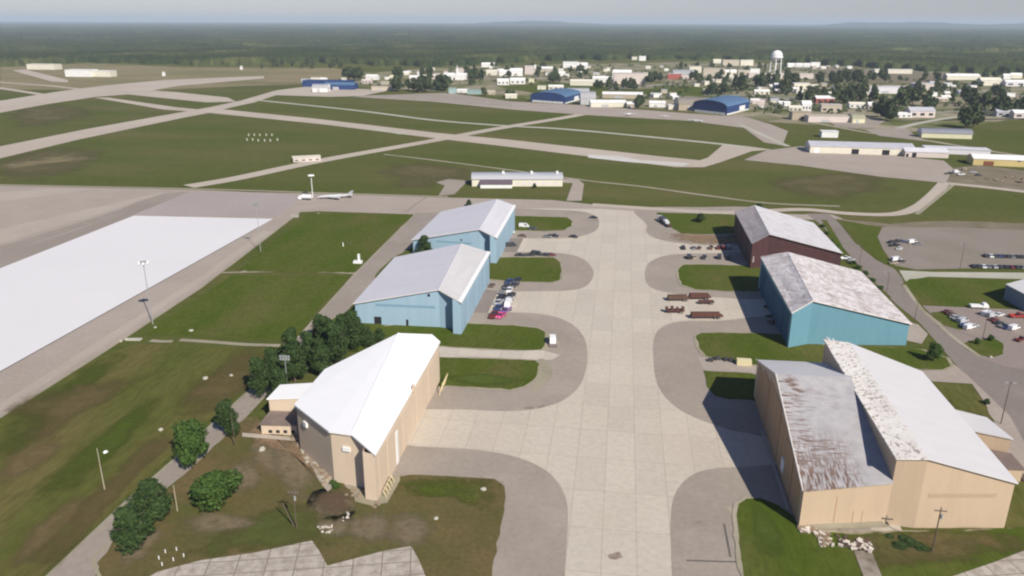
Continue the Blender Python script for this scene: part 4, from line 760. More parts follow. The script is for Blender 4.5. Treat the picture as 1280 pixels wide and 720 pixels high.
# terminal and far airfield buildings: (x0, x1, base, top, depth, roof, wall, roof colour, label)
TOWN = [
 (726, 744, 131, 114, 25, 'b', 'grey', 'white', 'white arched hangar touching the left far blue hangar'),
 (710, 736, 118, 110, 20, 'b', 'white', 'white', 'white round roofed shed just behind the left far blue hangar'),
 (754, 802, 123, 115, 20, 'g', 'tan', 'white', 'long white roofed shed behind the far apron'),
 (739, 782, 134, 125, 18, 'g', 'cream', 'white', 'long white shed facing the far apron'),
 (784, 796, 135, 127, 14, 'g', 'tan', 'white', 'small white roofed shed right of the long apron shed'),
 (812, 831, 134, 126, 16, 'g', 'white', 'white', 'white shed in the middle of the far apron edge'),
 (836, 850, 137, 131, 12, 'f', 'cream', 'white', 'low white box building left of the tan apron hangar'),
 (849, 886, 138, 122, 30, 'b', 'tan', 'beige', 'tan round roofed hangar left of the right blue hangar'),
 (378, 436, 109, 101, 30, 'f', 'blue', 'blue', 'long blue roofed terminal hall at the far northwest apron'),
 (405, 442, 112, 103, 26, 'g', 'blue', 'sky', 'bright blue shed in front of the terminal hall'),
 (391, 409, 115, 105, 20, 'b', 'white', 'white', 'white round roofed hangar in front of the terminal hall'),
 (377, 387, 103, 98, 12, 'b', 'white', 'white', 'small white dome roofed shed at the left end of the terminal hall'),
 (389, 401, 101, 97, 10, 'f', 'cream', 'cream', 'low cream building behind the terminal hall'),
 (401, 408, 102, 97, 9, 'g', 'white', 'white', 'small white gabled building behind the terminal hall'),
 (427, 432, 103, 97, 9, 'f', 'cream', 'cream', 'narrow cream block beside the dark trees at the terminal'),
 (457, 471, 100, 93, 16, 'g', 'white', 'white', 'white gabled house right of the dark terminal trees'),
 (452, 464, 104, 99, 12, 'g', 'pink', 'pink', 'pinkish low house below the white gabled house'),
 (465, 492, 113, 108, 12, 'f', 'beige', 'beige', 'low beige store at the edge of the grass left of the wood'),
 (487, 498, 99, 94, 10, 'g', 'paleyellow', 'paleyellow', 'pale yellow house above the left wood'),
 (503, 511, 94, 89, 10, 'g', 'cream', 'white', 'small cream house high behind the left wood'),
 (512, 526, 101, 94, 14, 'g', 'white', 'white', 'white house among the dark left wood'),
 (540, 549, 99, 92, 12, 'g', 'pink', 'pink', 'pink house right of the dark left wood'),
 (570, 592, 93, 85, 20, 'f', 'pink', 'beige', 'beige hall behind the church'),
 (584, 600, 118, 112, 10, 'f', 'teal', 'teal', 'pale green low shed by the brown apron end'),
 (571, 584, 116, 111, 9, 'g', 'white', 'white', 'small white shed beside the pale green shed'),
 (561, 570, 117, 110, 9, 'f', 'teal', 'teal', 'narrow teal shed at the left of the small white shed'),
 (608, 619, 118, 113, 9, 'g', 'tan', 'beige', 'small tan shed above the brown apron'),
 (632, 646, 123, 117, 10, 'g', 'cream', 'cream', 'cream shed between two dark trees by the apron'),
 (602, 611, 84, 78, 12, 'g', 'white', 'white', 'left one of the two white houses at the forest edge'),
 (612, 621, 84, 78, 12, 'g', 'white', 'white', 'right one of the two white houses at the forest edge'),
 (608, 621, 94, 87, 14, 'g', 'cream', 'cream', 'cream house below the two white forest edge houses'),
 (624, 637, 95, 87, 14, 'g', 'white', 'white', 'white house left of the bright gabled house in mid town'),
 (638, 653, 95, 85, 16, 'g', 'white', 'white', 'bright white gabled house in mid town'),
 (622, 636, 106, 98, 14, 'g', 'white', 'white', 'white house in the front row left of the lawn'),
 (638, 656, 105, 97, 16, 'g', 'white', 'white', 'wide white house in the front row above the lawn'),
 (656, 667, 93, 82, 14, 'f', 'pink', 'white', 'tall pale house between white gables and the long white roof'),
 (661, 667, 104, 98, 8, 'f', 'paleyellow', 'paleyellow', 'tiny pale yellow hut at the right of the front row'),
 (667, 690, 90, 83, 16, 'g', 'beige', 'white', 'long pale roofed building beyond the dark mid town trees'),
 (704, 722, 85, 77, 16, 'f', 'white', 'white', 'big white block at the forest edge, left half'),
 (723, 734, 86, 78, 14, 'g', 'white', 'white', 'white gabled block at the forest edge, right of the big one'),
 (692, 706, 95, 89, 12, 'g', 'white', 'white', 'low white house below the big white block'),
 (722, 727, 95, 89, 7, 'g', 'cream', 'white', 'tiny white hut among trees below the forest edge blocks'),
 (713, 740, 107, 99, 18, 'g', 'cream', 'cream', 'long cream roofed hall above the left blue hangar'),
 (686, 704, 112, 106, 12, 'g', 'cream', 'white', 'low white house left of the cream roofed hall'),
 (672, 682, 112, 107, 9, 'f', 'cream', 'cream', 'small cream hut at the right end of the lawn'),
 (741, 764, 103, 95, 16, 'g', 'white', 'white', 'long bright white hall left of the big pink roofed hall'),
 (766, 788, 99, 87, 28, 'g', 'white', 'white', 'big white hall with a small dark window'),
 (768, 806, 105, 91, 20, 'f', 'pink', 'pink', 'long pink roofed hall in front of the big white hall'),
 (804, 818, 97, 91, 12, 'f', 'cream', 'cream', 'cream low house right of the pink roofed hall'),
 (799, 807, 76, 70, 12, 'f', 'white', 'white', 'lone white block standing within the forest'),
 (790, 796, 75, 71, 9, 'g', 'cream', 'cream', 'small pale house left of the lone forest block'),
 (842, 866, 99, 87, 26, 'b', 'pink', 'white', 'round white roofed arena with red front'),
 (835, 851, 99, 92, 14, 'f', 'red', 'pink', 'red fronted low hall joined to the white arena'),
 (862, 876, 91, 83, 16, 'f', 'cream', 'cream', 'cream block behind the white arena'),
 (880, 905, 95, 85, 16, 'f', 'beige', 'beige', 'beige flat roofed block right of the white arena'),
 (905, 911, 95, 87, 8, 'g', 'cream', 'white', 'narrow white house, first of the pair right of the beige block'),
 (913, 920, 96, 87, 8, 'g', 'cream', 'white', 'narrow white house, second of the pair right of the beige block'),
 (892, 901, 79, 74, 10, 'g', 'cream', 'cream', 'cream house far left at the forest edge behind the beige block'),
 (904, 923, 82, 75, 14, 'f', 'beige', 'cream', 'pale block at the forest edge left of the water tower'),
 (926, 941, 82, 75, 12, 'f', 'cream', 'white', 'white topped block at the forest edge nearest the water tower'),
 (923, 936, 97, 88, 14, 'f', 'beige', 'cream', 'cream block at the lower left of the water tower'),
 (938, 949, 92, 86, 12, 'f', 'white', 'white', 'small white block just left of the water tower'),
 (940, 1012, 98, 92, 16, 'f', 'pink', 'cream', 'very long beige building running past the water tower foot'),
 (985, 993, 84, 79, 8, 'g', 'white', 'white', 'first white cabin from the left in the row right of the water tower'),
 (995, 1003, 84, 79, 8, 'g', 'white', 'white', 'second white cabin from the left in the row right of the water tower'),
 (1005, 1012, 84, 79, 8, 'g', 'white', 'white', 'third white cabin from the left in the row right of the water tower'),
 (1014, 1024, 84, 78, 8, 'f', 'white', 'white', 'last and brightest white cabin in the row right of the water tower'),
 (969, 983, 113, 104, 16, 'g', 'bluegrey', 'lilac', 'grey blue roofed house below the water tower'),
 (993, 1011, 111, 104, 12, 'f', 'cream', 'white', 'low white house right of the grey blue roofed one'),
 (944, 961, 118, 112, 10, 'g', 'cream', 'white', 'low white house left of the grey blue roofed one'),
 (987, 1001, 139, 132, 10, 'g', 'cream', 'cream', 'cream hut left of the tall white house'),
 (1003, 1013, 139, 126, 12, 'g', 'white', 'white', 'tall white house at the roadside above the tan depot'),
 (1021, 1042, 129, 120, 14, 'g', 'red', 'white', 'red walled house with white roof'),
 (1028, 1050, 140, 131, 14, 'f', 'beige', 'pink', 'beige hall with a pale end wall below the red walled house'),
 (991, 1012, 150, 140, 16, 'f', 'tan', 'tan', 'tan depot with a dark round opening'),
 (1013, 1062, 153, 145, 16, 'f', 'pink', 'beige', 'long low dusty hall right of the tan depot'),
 (1066, 1080, 154, 143, 16, 'b', 'paleyellow', 'paleyellow', 'pale yellow round roofed hut at the end of the dusty hall'),
 (1063, 1080, 135, 128, 12, 'g', 'white', 'cream', 'white house left of the tree group'),
 (1086, 1096, 137, 128, 10, 'g', 'pink', 'white', 'pale house in front of the big dark tree'),
 (1079, 1087, 116, 109, 10, 'g', 'white', 'white', 'small white building at the left end of the long lilac hall'),
 (1089, 1133, 117, 109, 20, 'f', 'lilac', 'lilac', 'long lilac white hall above the tree group'),
 (1143, 1167, 113, 105, 16, 'f', 'pink', 'lilac', 'lilac roofed hall with pinkish walls right of the long one'),
 (1097, 1136, 92, 87, 16, 'f', 'cream', 'white', 'long low white building by the forest edge on the tan field'),
 (1121, 1138, 147, 141, 10, 'g', 'white', 'white', 'low white house in front of the leafy trees'),
 (1139, 1166, 147, 135, 16, 'g', 'pink', 'roofgrey', 'grey roofed house right of the low white house'),
 (1187, 1221, 100, 93, 18, 'g', 'cream', 'white', 'long white building on the brown field, left one'),
 (1228, 1249, 107, 98, 18, 'g', 'cream', 'cream', 'bright cream barn on the brown field'),
 (1255, 1262, 99, 93, 9, 'g', 'white', 'white', 'small white house right above the cream barn'),
 (1265, 1276, 98, 92, 10, 'g', 'cream', 'white', 'white roofed house at the right end of the forest edge'),
 (1261, 1290, 108, 101, 16, 'g', 'lilac', 'white', 'wide white roofed house at the right frame edge'),
 (1256, 1267, 121, 117, 8, 'f', 'white', 'white', 'tiny flat white hut near the right frame edge'),
 (1249, 1271, 146, 138, 12, 'g', 'grey', 'roofgrey', 'grey house row under the dark trees at the right edge'),
 (1271, 1300, 148, 139, 12, 'g', 'pink', 'white', 'white roofed house next to the grey house at the right edge'),
 (35, 67, 87, 81, 26, 'f', 'cream', 'cream', 'low cream building at the forest edge, farthest left'),
 (83, 112, 96, 88, 26, 'f', 'white', 'white', 'white flat building in the dry grass, left of a pair'),
 (104, 137, 96, 89, 22, 'f', 'cream', 'white', 'longer white building in the dry grass, right of the pair'),
 (941, 955, 130, 125, 8, 'g', 'pink', 'pink', 'low pink shed right of the right blue hangar'),
 (880, 897, 117, 111, 10, 'g', 'beige', 'cream', 'low cream house under the dark trees behind the right blue hangar'),
 (1170, 1184, 127, 122, 9, 'g', 'beige', 'pink', 'small pinkish house left of the round dark tree'),
]
for (x0, x1, yb, yt, dp, rf, wc, rc, lb) in TOWN:
    tall = 'hangar' if 'hangar' in lb else ('house' if 'house' in lb else 'building')
    ops = ()
    if rc in ('blue', 'sky') and yb > 125: ops = (('door', .08, .92, 0, .22, cm('white')),)
    elif 'dark window' in lb: ops = (('window', .5, .58, .4, .55, GLASS),)
    elif 'dark round' in lb: ops = (('door', .5, .66, .1, .5, DARK),)
    elif yb > 100 and tall == 'house': ops = win(3, .2, .45)
    elif yb > 110: ops = (('door', .3, .5, 0, .4, cm('grey')),)
    building(tall, lb, tall, x0, x1, yb, yt, dp, rf, wc, rc, rz=rad(random.uniform(-4, 10)), openings=ops)
def arch_hangar(label, xl, xc, xr, yl, yc, yr, top):
    a, c, d = P(xl, yl), P(xc, yc), P(xr, yr); W = (c-a).length; D = (d-c).length
    r_ = thing('hangar', label, 'hangar', a, math.atan2(c.y-a.y, c.x-a.x)); H = (yc-top)/PXM(xc, yc)*.72; ev = H*.62
    sd = Vector((d.x-c.x, d.y-c.y, 0)); ca, sa = (c-a).xy.normalized(); dv = Vector((sd.x*ca+sd.y*sa, -sd.x*sa+sd.y*ca, 0))
    n = 14; pr = [(W/2-W/2*math.cos(math.pi*i/n), ev+(H-ev)*math.sin(math.pi*i/n)) for i in range(n+1)]
    bm = bmesh.new()
    for o_ in (Vector(), dv):
        bm.faces.new([bm.verts.new(Vector((x, 0, z))+o_) for x, z in [(0, 0)]+pr+[(W, 0)]])
    for x in (0, W): bm.faces.new([bm.verts.new(p) for p in (Vector((x, 0, 0)), Vector((x, 0, 0))+dv, Vector((x, 0, ev))+dv, Vector((x, 0, ev)))])
    newobj('wall', bm, cm('blue'), r_)
    bm = bmesh.new(); e = dv.normalized()*.6
    for i in range(n):
        (x0, z0), (x1, z1) = pr[i], pr[i+1]
        bm.faces.new([bm.verts.new(p) for p in (Vector((x0, 0, z0+.25))-e, Vector((x1, 0, z1+.25))-e, Vector((x1, 0, z1+.25))+dv+e, Vector((x0, 0, z0+.25))+dv+e)]).smooth = True
    bmesh.ops.remove_doubles(bm, verts=bm.verts, dist=.001); newobj('roof', bm, cm('sky'), r_)
    for k in range(6):
        bm = bmesh.new(); box(bm, W*(.06+.15*k), W*(.06+.15*k+.14), -.3, .1, 0, 2.6); newobj('door', bm, cm('white'), r_)
    dn = dv.normalized(); nn = Vector((dn.y, -dn.x, 0))
    bm = bmesh.new(); q = [Vector((W, 0, 0))+dn*t+nn*o_ for t, o_ in ((D*.55, .3), (D*.8, .3), (D*.8, -.1), (D*.55, -.1))]; prism(bm, [(p.x, p.y) for p in q], ev*.75, 1.0); newobj('side_door', bm, cm('white'), r_)
    bm = bmesh.new(); q = [Vector((W, 0, 0))+dn*t+nn*o_ for t, o_ in ((D*.02, .3), (D*.98, .3), (D*.98, -.1), (D*.02, -.1))]; prism(bm, [(p.x, p.y) for p in q], 1.6, 0); newobj('plinth', bm, cm('white'), r_)
arch_hangar('dark blue arched hangar at the left of the far apron', 663, 706, 727, 127, 130, 124, 113)
arch_hangar('dark blue arched hangar with white side door at the right of the far apron', 866, 908, 936, 139, 144, 137, 123)
HCL = [(604, 660, 84, 94, 6, 'around the bright gabled house in mid town'), (664, 735, 84, 96, 9, 'below the big white forest edge block'), (800, 835, 84, 96, 4, 'left of the round arena'),
 (868, 930, 98, 110, 8, 'between the round arena and the right blue hangar'), (940, 1000, 105, 122, 8, 'in the streets below the water tower'), (1012, 1090, 106, 122, 9, 'below the long dark windbreak'), (1010, 1060, 84, 90, 5, 'at the forest edge right of the white cabins'),
 (1140, 1230, 106, 114, 6, 'between the lilac halls and the cream barn'), (1140, 1200, 118, 130, 6, 'on the open east green'), (500, 556, 88, 98, 5, 'above the dark town wood'), (740, 765, 88, 94, 3, 'above the long bright white hall'),
 (936, 990, 128, 138, 5, 'along the road behind the right blue hangar'), (805, 850, 116, 124, 5, 'above the middle of the far apron'), (470, 500, 96, 106, 4, 'right of the white gabled house by the terminal')]
OR2 = ['first', 'second', 'third', 'fourth', 'fifth', 'sixth', 'seventh', 'eighth', 'ninth']
for (x0, x1, y0, y1, n, ds) in HCL:
    rnd = random.Random(x0+y0); xs = sorted(x0+(x1-x0)*(k+rnd.random())/n for k in range(n))
    for k, x in enumerate(xs):
        y = rnd.uniform(y0, y1); wp = rnd.uniform(4, 8)*(y/100)
        building('house', '%s small pale house from the left %s' % (OR2[k], ds), 'house', x, x+wp, y, y-rnd.uniform(3, 4.5)*(y/100), rnd.uniform(8, 12), rnd.choice('ggf'), rnd.choice(['white', 'cream', 'beige', 'white']), rnd.choice(['white', 'white', 'cream', 'roofgrey', 'beige']), rz=rad(rnd.uniform(-10, 20)), group='small pale houses in the town')
bm = bmesh.new()
# church with spire
CH = building('church', 'white church with a thin pale spire in the town', 'church', 554, 582, 100, 91, 22, 'g', 'white', 'white', openings=(('door', .45, .52, 0, .35, DARK),))
bm = bmesh.new(); box(bm, 5-1.8, 5+1.8, 4, 7.6, 0, 15); bmesh.ops.create_cone(bm, cap_ends=True, segments=4, radius1=2.6, radius2=.1, depth=14, matrix=Matrix.Translation((5, 5.8, 22)) @ Matrix.Rotation(rad(45), 4, 'Z'))
newobj('spire', bm, cm('white'), CH)
# water tower
wt = P(968, 98); WT = thing('water_tower', 'tall white water tower with a round tank on legs above the town', 'water tower', wt)
kk = PXM(968, 98); Rt = 6.3/kk; Ht = (98-67)/kk*1.0; zc = Ht-Rt*0.95
bm = bmesh.new(); sphere(bm, (0, 0, zc), Rt, 24, 16, (1, 1, .95)); newobj('tank', bm, WHITEP, WT)
bm = bmesh.new(); tube(bm, (0, 0, zc-Rt*.35), (0, 0, zc-Rt*.15), Rt*1.12, Rt*1.12, 24); newobj('catwalk', bm, WHITEP, WT)
for i in range(6):
    a_ = i*math.pi/3+.3; bm = bmesh.new(); tube(bm, (Rt*1.15*math.cos(a_), Rt*1.15*math.sin(a_), 0), (Rt*.95*math.cos(a_), Rt*.95*math.sin(a_), zc-.2*Rt), 0.75, .7); newobj('leg', bm, WHITEP, WT)
bm = bmesh.new(); tube(bm, (0, 0, 0), (0, 0, zc-Rt*.7), 1.3, n=12); newobj('riser_pipe', bm, WHITEP, WT)
bm = bmesh.new()
for zb in (.35, .65):
    for i in range(6):
        a_, b_ = i*math.pi/3+.3, (i+1)*math.pi/3+.3; rr = Rt*(1.15-.2*zb); tube(bm, (rr*math.cos(a_), rr*math.sin(a_), zc*zb), (rr*math.cos(b_), rr*math.sin(b_), zc*zb), .25, n=5)
newobj('brace', bm, WHITEP, WT)

# ------------------------------------------------------------------ trees
def crown_bm(n, R, Hc, z0, leaf, lobes=11, conical=0.0, seed=0):
    rnd = random.Random(seed); bm = bmesh.new(); L = []
    for i in range(lobes):
        t = rnd.random(); a = rnd.uniform(0, 6.28); rr = R*(0.15+0.55*rnd.random())*(1-conical*t)
        L.append((Vector((rr*math.cos(a), rr*math.sin(a), z0+Hc*(0.18+0.66*t))), R*rnd.uniform(.38, .58)*(1-.5*conical*t)))
    L.append((Vector((0, 0, z0+Hc*.5)), R*.7)); L.append((Vector((0, 0, z0+Hc*.82)), R*.42*(1-.3*conical)))
    for i in range(n):
        c, r = rnd.choice(L)
        d = Vector((rnd.gauss(0, 1), rnd.gauss(0, 1), rnd.gauss(0, 1))).normalized()
        p = c+Vector((d.x, d.y, d.z*.8))*r*(rnd.random()**.33)
        if p.z < z0*.7: continue
        nrm = (d+Vector((rnd.gauss(0, .6), rnd.gauss(0, .6), rnd.gauss(0, .6)))).normalized()
        u = nrm.orthogonal().normalized(); v = nrm.cross(u); a = rnd.uniform(0, 6.28); u, v = u*math.cos(a)+v*math.sin(a), v*math.cos(a)-u*math.sin(a)
        s = leaf*rnd.uniform(.6, 1.3)
        bm.faces.new([bm.verts.new(p+u*s), bm.verts.new(p+v*s*.6), bm.verts.new(p-u*s), bm.verts.new(p-v*s*.6)])
    return bm
def trunk_bm(h, r, limbs=5, seed=1):
    rnd = random.Random(seed); bm = bmesh.new(); tube(bm, (0, 0, 0), (0, 0, h), r, r*.4, 8)
    for i in range(limbs):
        a = rnd.uniform(0, 6.28); z = h*rnd.uniform(.4, .9); l = h*.35
        tube(bm, (0, 0, z), (math.cos(a)*l, math.sin(a)*l, z+l*.7), r*.35, r*.12, 5)
    return bm
def tree_proto(name, cat, leafm, n, R, Hc, z0, leaf, conical, seed, lobes=11, whole=False):
    if whole:
        bm = crown_bm(n, R, Hc, z0, leaf, lobes, conical, seed); tube(bm, (0, 0, 0), (0, 0, z0+Hc*.5), .3, .12, 5, mi=1)
        o = newobj(name, bm, [leafm, BARK]); o['category'] = cat; KIDS[o.name] = []; return o
    r = thing(name, '', cat); newobj('crown', crown_bm(n, R, Hc, z0, leaf, lobes, conical, seed), leafm, r)
    newobj('trunk', trunk_bm(z0+Hc*.7, R*.055+.08, 5, seed), BARK, r); return reg(r)
def greenery():
    rnd = random.Random(5); bm = bmesh.new()
    reg_ = [(450, 98, 560, 112, 30), (560, 86, 700, 106, 110), (700, 82, 860, 104, 120), (800, 104, 860, 124, 40), (860, 80, 1010, 104, 120), (880, 104, 1010, 128, 90), (1010, 84, 1110, 100, 50), (1010, 106, 1110, 140, 110), (1110, 100, 1280, 140, 150), (1280, 100, 1400, 145, 40), (940, 128, 1060, 142, 40)]
    for x0, y0, x1, y1, n in reg_:
        for _ in range(n):
            g = P(rnd.uniform(x0, x1), rnd.uniform(y0, y1)); R = rnd.uniform(1.6, 4.2); H = R*rnd.uniform(.9, 1.5)
            for k in range(26):
                d = Vector((rnd.gauss(0, 1), rnd.gauss(0, 1), abs(rnd.gauss(0, 1)))).normalized(); p = g+Vector((d.x*R, d.y*R, d.z*H+.3)); nn = (d+Vector((rnd.gauss(0, .5), rnd.gauss(0, .5), rnd.gauss(0, .5)))).normalized()
                u = nn.orthogonal().normalized()*R*.42; v = nn.cross(u)
                bm.faces.new([bm.verts.new(p+u), bm.verts.new(p+v*.8), bm.verts.new(p-u), bm.verts.new(p-v*.8)])
    tag(newobj('scrub', bm, LEAF_G), 'low green scrub and garden bushes between the town houses', 'scrub', kind='stuff')
greenery()
_used = set()
def put_tree(proto, loc, rz, sc, label, group=None):
    if proto.name not in _used:
        _used.add(proto.name); proto.location = loc; proto.rotation_euler = (0, 0, rz); proto.scale = sc if isinstance(sc, tuple) else (sc,)*3
        proto['label'] = label
        if group: proto['group'] = group
        return proto
    return copy_thing(proto, loc, rz, sc, label, group)
pine = [tree_proto('pine_tree', 'tree', LEAF_D, 6500, 4.3, 11, .8, .36, .72, 11+i, 24) for i in range(3)]
leafy = [tree_proto('leafy_tree', 'tree', LEAF_M, 6000, 4.2, 7.5, 1.2, .36, .15, 31+i, 20) for i in range(2)]
# near trees: base px, crown centre given by height; (x, ybase, height m, radius m, proto, label)
NEAR = [
 (165, 682, 10.5, 5.6, pine[0], 'rounded dark green tree, nearest the bottom left beside the road'),
 (192, 648, 11.5, 6.0, pine[1], 'dark green tree just behind the bottom left one on the roadside'),
 (243, 583, 13.0, 4.8, leafy[0], 'bright green roadside tree between the road and the reddish soil'),
 (273, 634, 9.5, 6.2, leafy[1], 'wide low green tree standing alone on the worn lawn'),
 (286, 545, 12.5, 4.2, pine[2], 'narrow dark tree beside the low tan lean-to'),
]
for x, y, h, R, pr, lb in NEAR:
    base = (4.3, 12.4) if pr in pine else (4.2, 8.6)
    put_tree(pr, P(x, y), random.uniform(0, 6), (R/base[0], R/base[0], h/base[1]), lb, 'trees around the near left hangar')
GRV = [(325, 496, 10.5, 4.0), (343, 489, 12, 4.4), (369, 478, 13.5, 4.6), (366, 458, 11, 4.2), (387, 462, 11, 4.2), (402, 470, 11, 4.2), (408, 441, 11, 4.4), (420, 455, 12, 4.4), (428, 438, 11, 4.2),
       (441, 437, 12, 4.2), (447, 420, 6, 3.2), (459, 434, 6.5, 3.4), (474, 428, 4.4, 2.6), (352, 505, 9, 3.6), (400, 430, 9, 3.6)]
GRV.sort(key=lambda t: t[0])
ORD = ['first', 'second', 'third', 'fourth', 'fifth', 'sixth', 'seventh', 'eighth', 'ninth', 'tenth', 'eleventh', 'twelfth', 'thirteenth', 'fourteenth', 'fifteenth', 'sixteenth', 'seventeenth', 'eighteenth', 'nineteenth', 'twentieth']
for i, (x, y, h, R) in enumerate(GRV):
    put_tree(pine[i % 3], P(x, y), random.uniform(0, 6), (R/4.3*1.12, R/4.3*1.12, h/12.4*1.4), 'dark pine, %s from the left in the grove behind the white roof' % ORD[i], 'pines in the grove behind the white roofed hangar')
put_tree(leafy[0], P(1166, 452), 1, (.62, .62, .78), 'small bright green tree on the lawn edge by the east road', None)
put_tree(pine[0], P(531, 322), 2, (1.2, 1.2, 1.0), 'dark round bush between the two light blue hangars')
put_tree(pine[1], P(586, 258), 2, (.62, .62, .4), 'small dark bush beyond the farther light blue hangar')
put_tree(pine[2], P(875, 278), 2, (.85, .85, .5), 'small dark conifer on the lawn left of the maroon hangar')
put_tree(pine[0], P(668, 235), 2, (.5, .5, .3), 'small dark bush in front of the long white building')
put_tree(pine[1], P(948, 262), 2, (.9, .9, .35), 'dark bush behind the maroon hangar roof')
put_tree(pine[2], P(1155, 450), .4, (.3, .3, .18), 'low dark shrub left of the small bright green tree')
put_tree(leafy[1], P(1221, 430), .4, (.28, .28, .28), 'dark shrub on the left end of the oval grass island')
put_tree(leafy[0], P(1238, 426), .4, (.3, .3, .26), 'reddish dark shrub on the top edge of the oval island', None)
put_tree(pine[0], P(1233, 505), .4, (.0001+.3, .3, .16), 'low dark bush at the foot of the double headed lamp post')

town_t = [tree_proto('broad_tree', 'tree', LEAF_F if i < 2 else LEAF_G, 420, 5, 9, 1.2, 1.15, .15+.1*i, 60+i, 9, whole=True) for i in range(4)]
SPIRE_T = tree_proto('conifer', 'tree', LEAF_F, 380, 3.2, 12, .8, 1.0, .7, 70, 9, whole=True)
CL = [
 (610, 700, 84, 90, 10, 8, 'between the upper white houses and the forest'),
 (860, 940, 99, 106, 9, 9, 'in the streets right of the round arena'),
 (1015, 1095, 118, 127, 9, 11, 'around the lower east houses'),
 (1130, 1200, 112, 120, 8, 9, 'along the road below the lilac halls'),
 (930, 990, 86, 92, 5, 8, 'at the foot of the water tower'),  # x0, x1, y0, y1, n, size(px high), description
 (432, 450, 100, 103, 4, 18, 'in the dark stand right of the blue terminal hall'),
 (496, 518, 112, 115, 5, 15, 'in the left part of the dark town wood'),
 (516, 558, 112, 116, 9, 17, 'in the right part of the dark town wood'),
 (494, 504, 94, 104, 3, 14, 'in the column above the dark wood'),
 (524, 540, 94, 102, 5, 10, 'behind the dark wood beside the pink house'),
 (555, 600, 96, 107, 7, 8, 'around the white church'),
 (582, 612, 96, 103, 7, 13, 'between the church and the white house rows'),
 (604, 607, 118, 120, 1, 12, 'standing alone on the brown apron edge'),
 (618, 650, 119, 123, 3, 8, 'in the short row above the far apron'),
 (633, 640, 95, 97, 2, 8, 'between the two rows of white houses'),
 (664, 700, 95, 105, 9, 10, 'in the green park right of the white houses'),
 (690, 735, 90, 99, 10, 8, 'below the big white forest edge block'),
 (738, 765, 106, 113, 5, 9, 'behind the long white apron sheds'),
 (768, 800, 108, 115, 8, 10, 'in the row below the long pink roofed hall'),
 (797, 803, 133, 137, 2, 14, 'at the right end of the long apron shed'),
 (810, 830, 99, 107, 4, 12, 'between pink hall and round arena'),
 (866, 877, 98, 105, 4, 9, 'at the right foot of the round arena'),
 (884, 908, 112, 119, 7, 11, 'behind the right blue hangar, left group'),
 (910, 935, 107, 115, 9, 13, 'behind the right blue hangar, right group'),
 (900, 922, 92, 97, 5, 7, 'around the pair of narrow white houses'),
 (944, 970, 103, 111, 8, 13, 'left of the grey blue roofed house'),
 (975, 994, 101, 118, 8, 14, 'right of the grey blue roofed house'),
 (996, 1012, 122, 130, 5, 13, 'behind the tall white roadside house'),
 (1010, 1060, 100, 105, 14, 11, 'in the left half of the long dark windbreak'),
 (1060, 1108, 100, 107, 12, 11, 'in the right half of the long dark windbreak'),
 (1042, 1056, 120, 132, 5, 17, 'left of the long lilac hall'),
 (1060, 1105, 115, 130, 11, 15, 'in the group below the long lilac hall'),
 (1099, 1119, 145, 153, 4, 20, 'in the big dark clump beside the low white house'),
 (1118, 1145, 128, 138, 8, 16, 'behind the low white house'),
 (1148, 1166, 132, 138, 4, 14, 'behind the grey roofed house'),
 (1188, 1194, 131, 132, 1, 14, 'round and dark, alone in the middle of the east green'),
 (1205, 1234, 130, 139, 6, 16, 'in the clump above the big round trees'),
 (1202, 1219, 158, 161, 2, 22, 'big and dark, just behind the lilac round roofed shed'),
 (1236, 1248, 119, 123, 2, 12, 'below the cream barn'),
 (1205, 1226, 107, 111, 4, 6, 'between the long white building and the cream barn'),
 (1243, 1290, 133, 145, 10, 17, 'in the wood at the right frame edge'),
 (320, 430, 82, 86, 12, 7, 'scattered on the dry grass in front of the forest'),
 (1105, 1180, 99, 104, 8, 7, 'on the tan field above the lilac halls'),
 (850, 930, 83, 88, 9, 6, 'among the cream blocks near the forest'),
 (1150, 1280, 96, 100, 12, 7, 'along the forest edge behind the brown field'),
]
for (x0, x1, y0, y1, n, sz, ds) in CL:
    rnd = random.Random(x0*7+y1); xs = sorted(rnd.uniform(x0, x1) for _ in range(n))
    for i, x in enumerate(xs):
        y = rnd.uniform(y0, y1); h = sz/PXM(x, y)*rnd.uniform(.85, 1.3); h = min(h, 26)
        pr = SPIRE_T if rnd.random() < .12 else rnd.choice(town_t[:2] if 'dark' in ds or 'wood' in ds else town_t)
        wv = rnd.uniform(.85, 1.15)*(1.0 if h < 14 else .85)
        lb = ('tree %s' % ds) if n == 1 else ('%s tree from the left %s' % (ORD[i] if i < 20 else 'last', ds))
        put_tree(pr, P(x, y), rnd.uniform(0, 6), (h/10.5*wv, h/10.5*wv, h/10.5), lb, 'trees in and around the town')

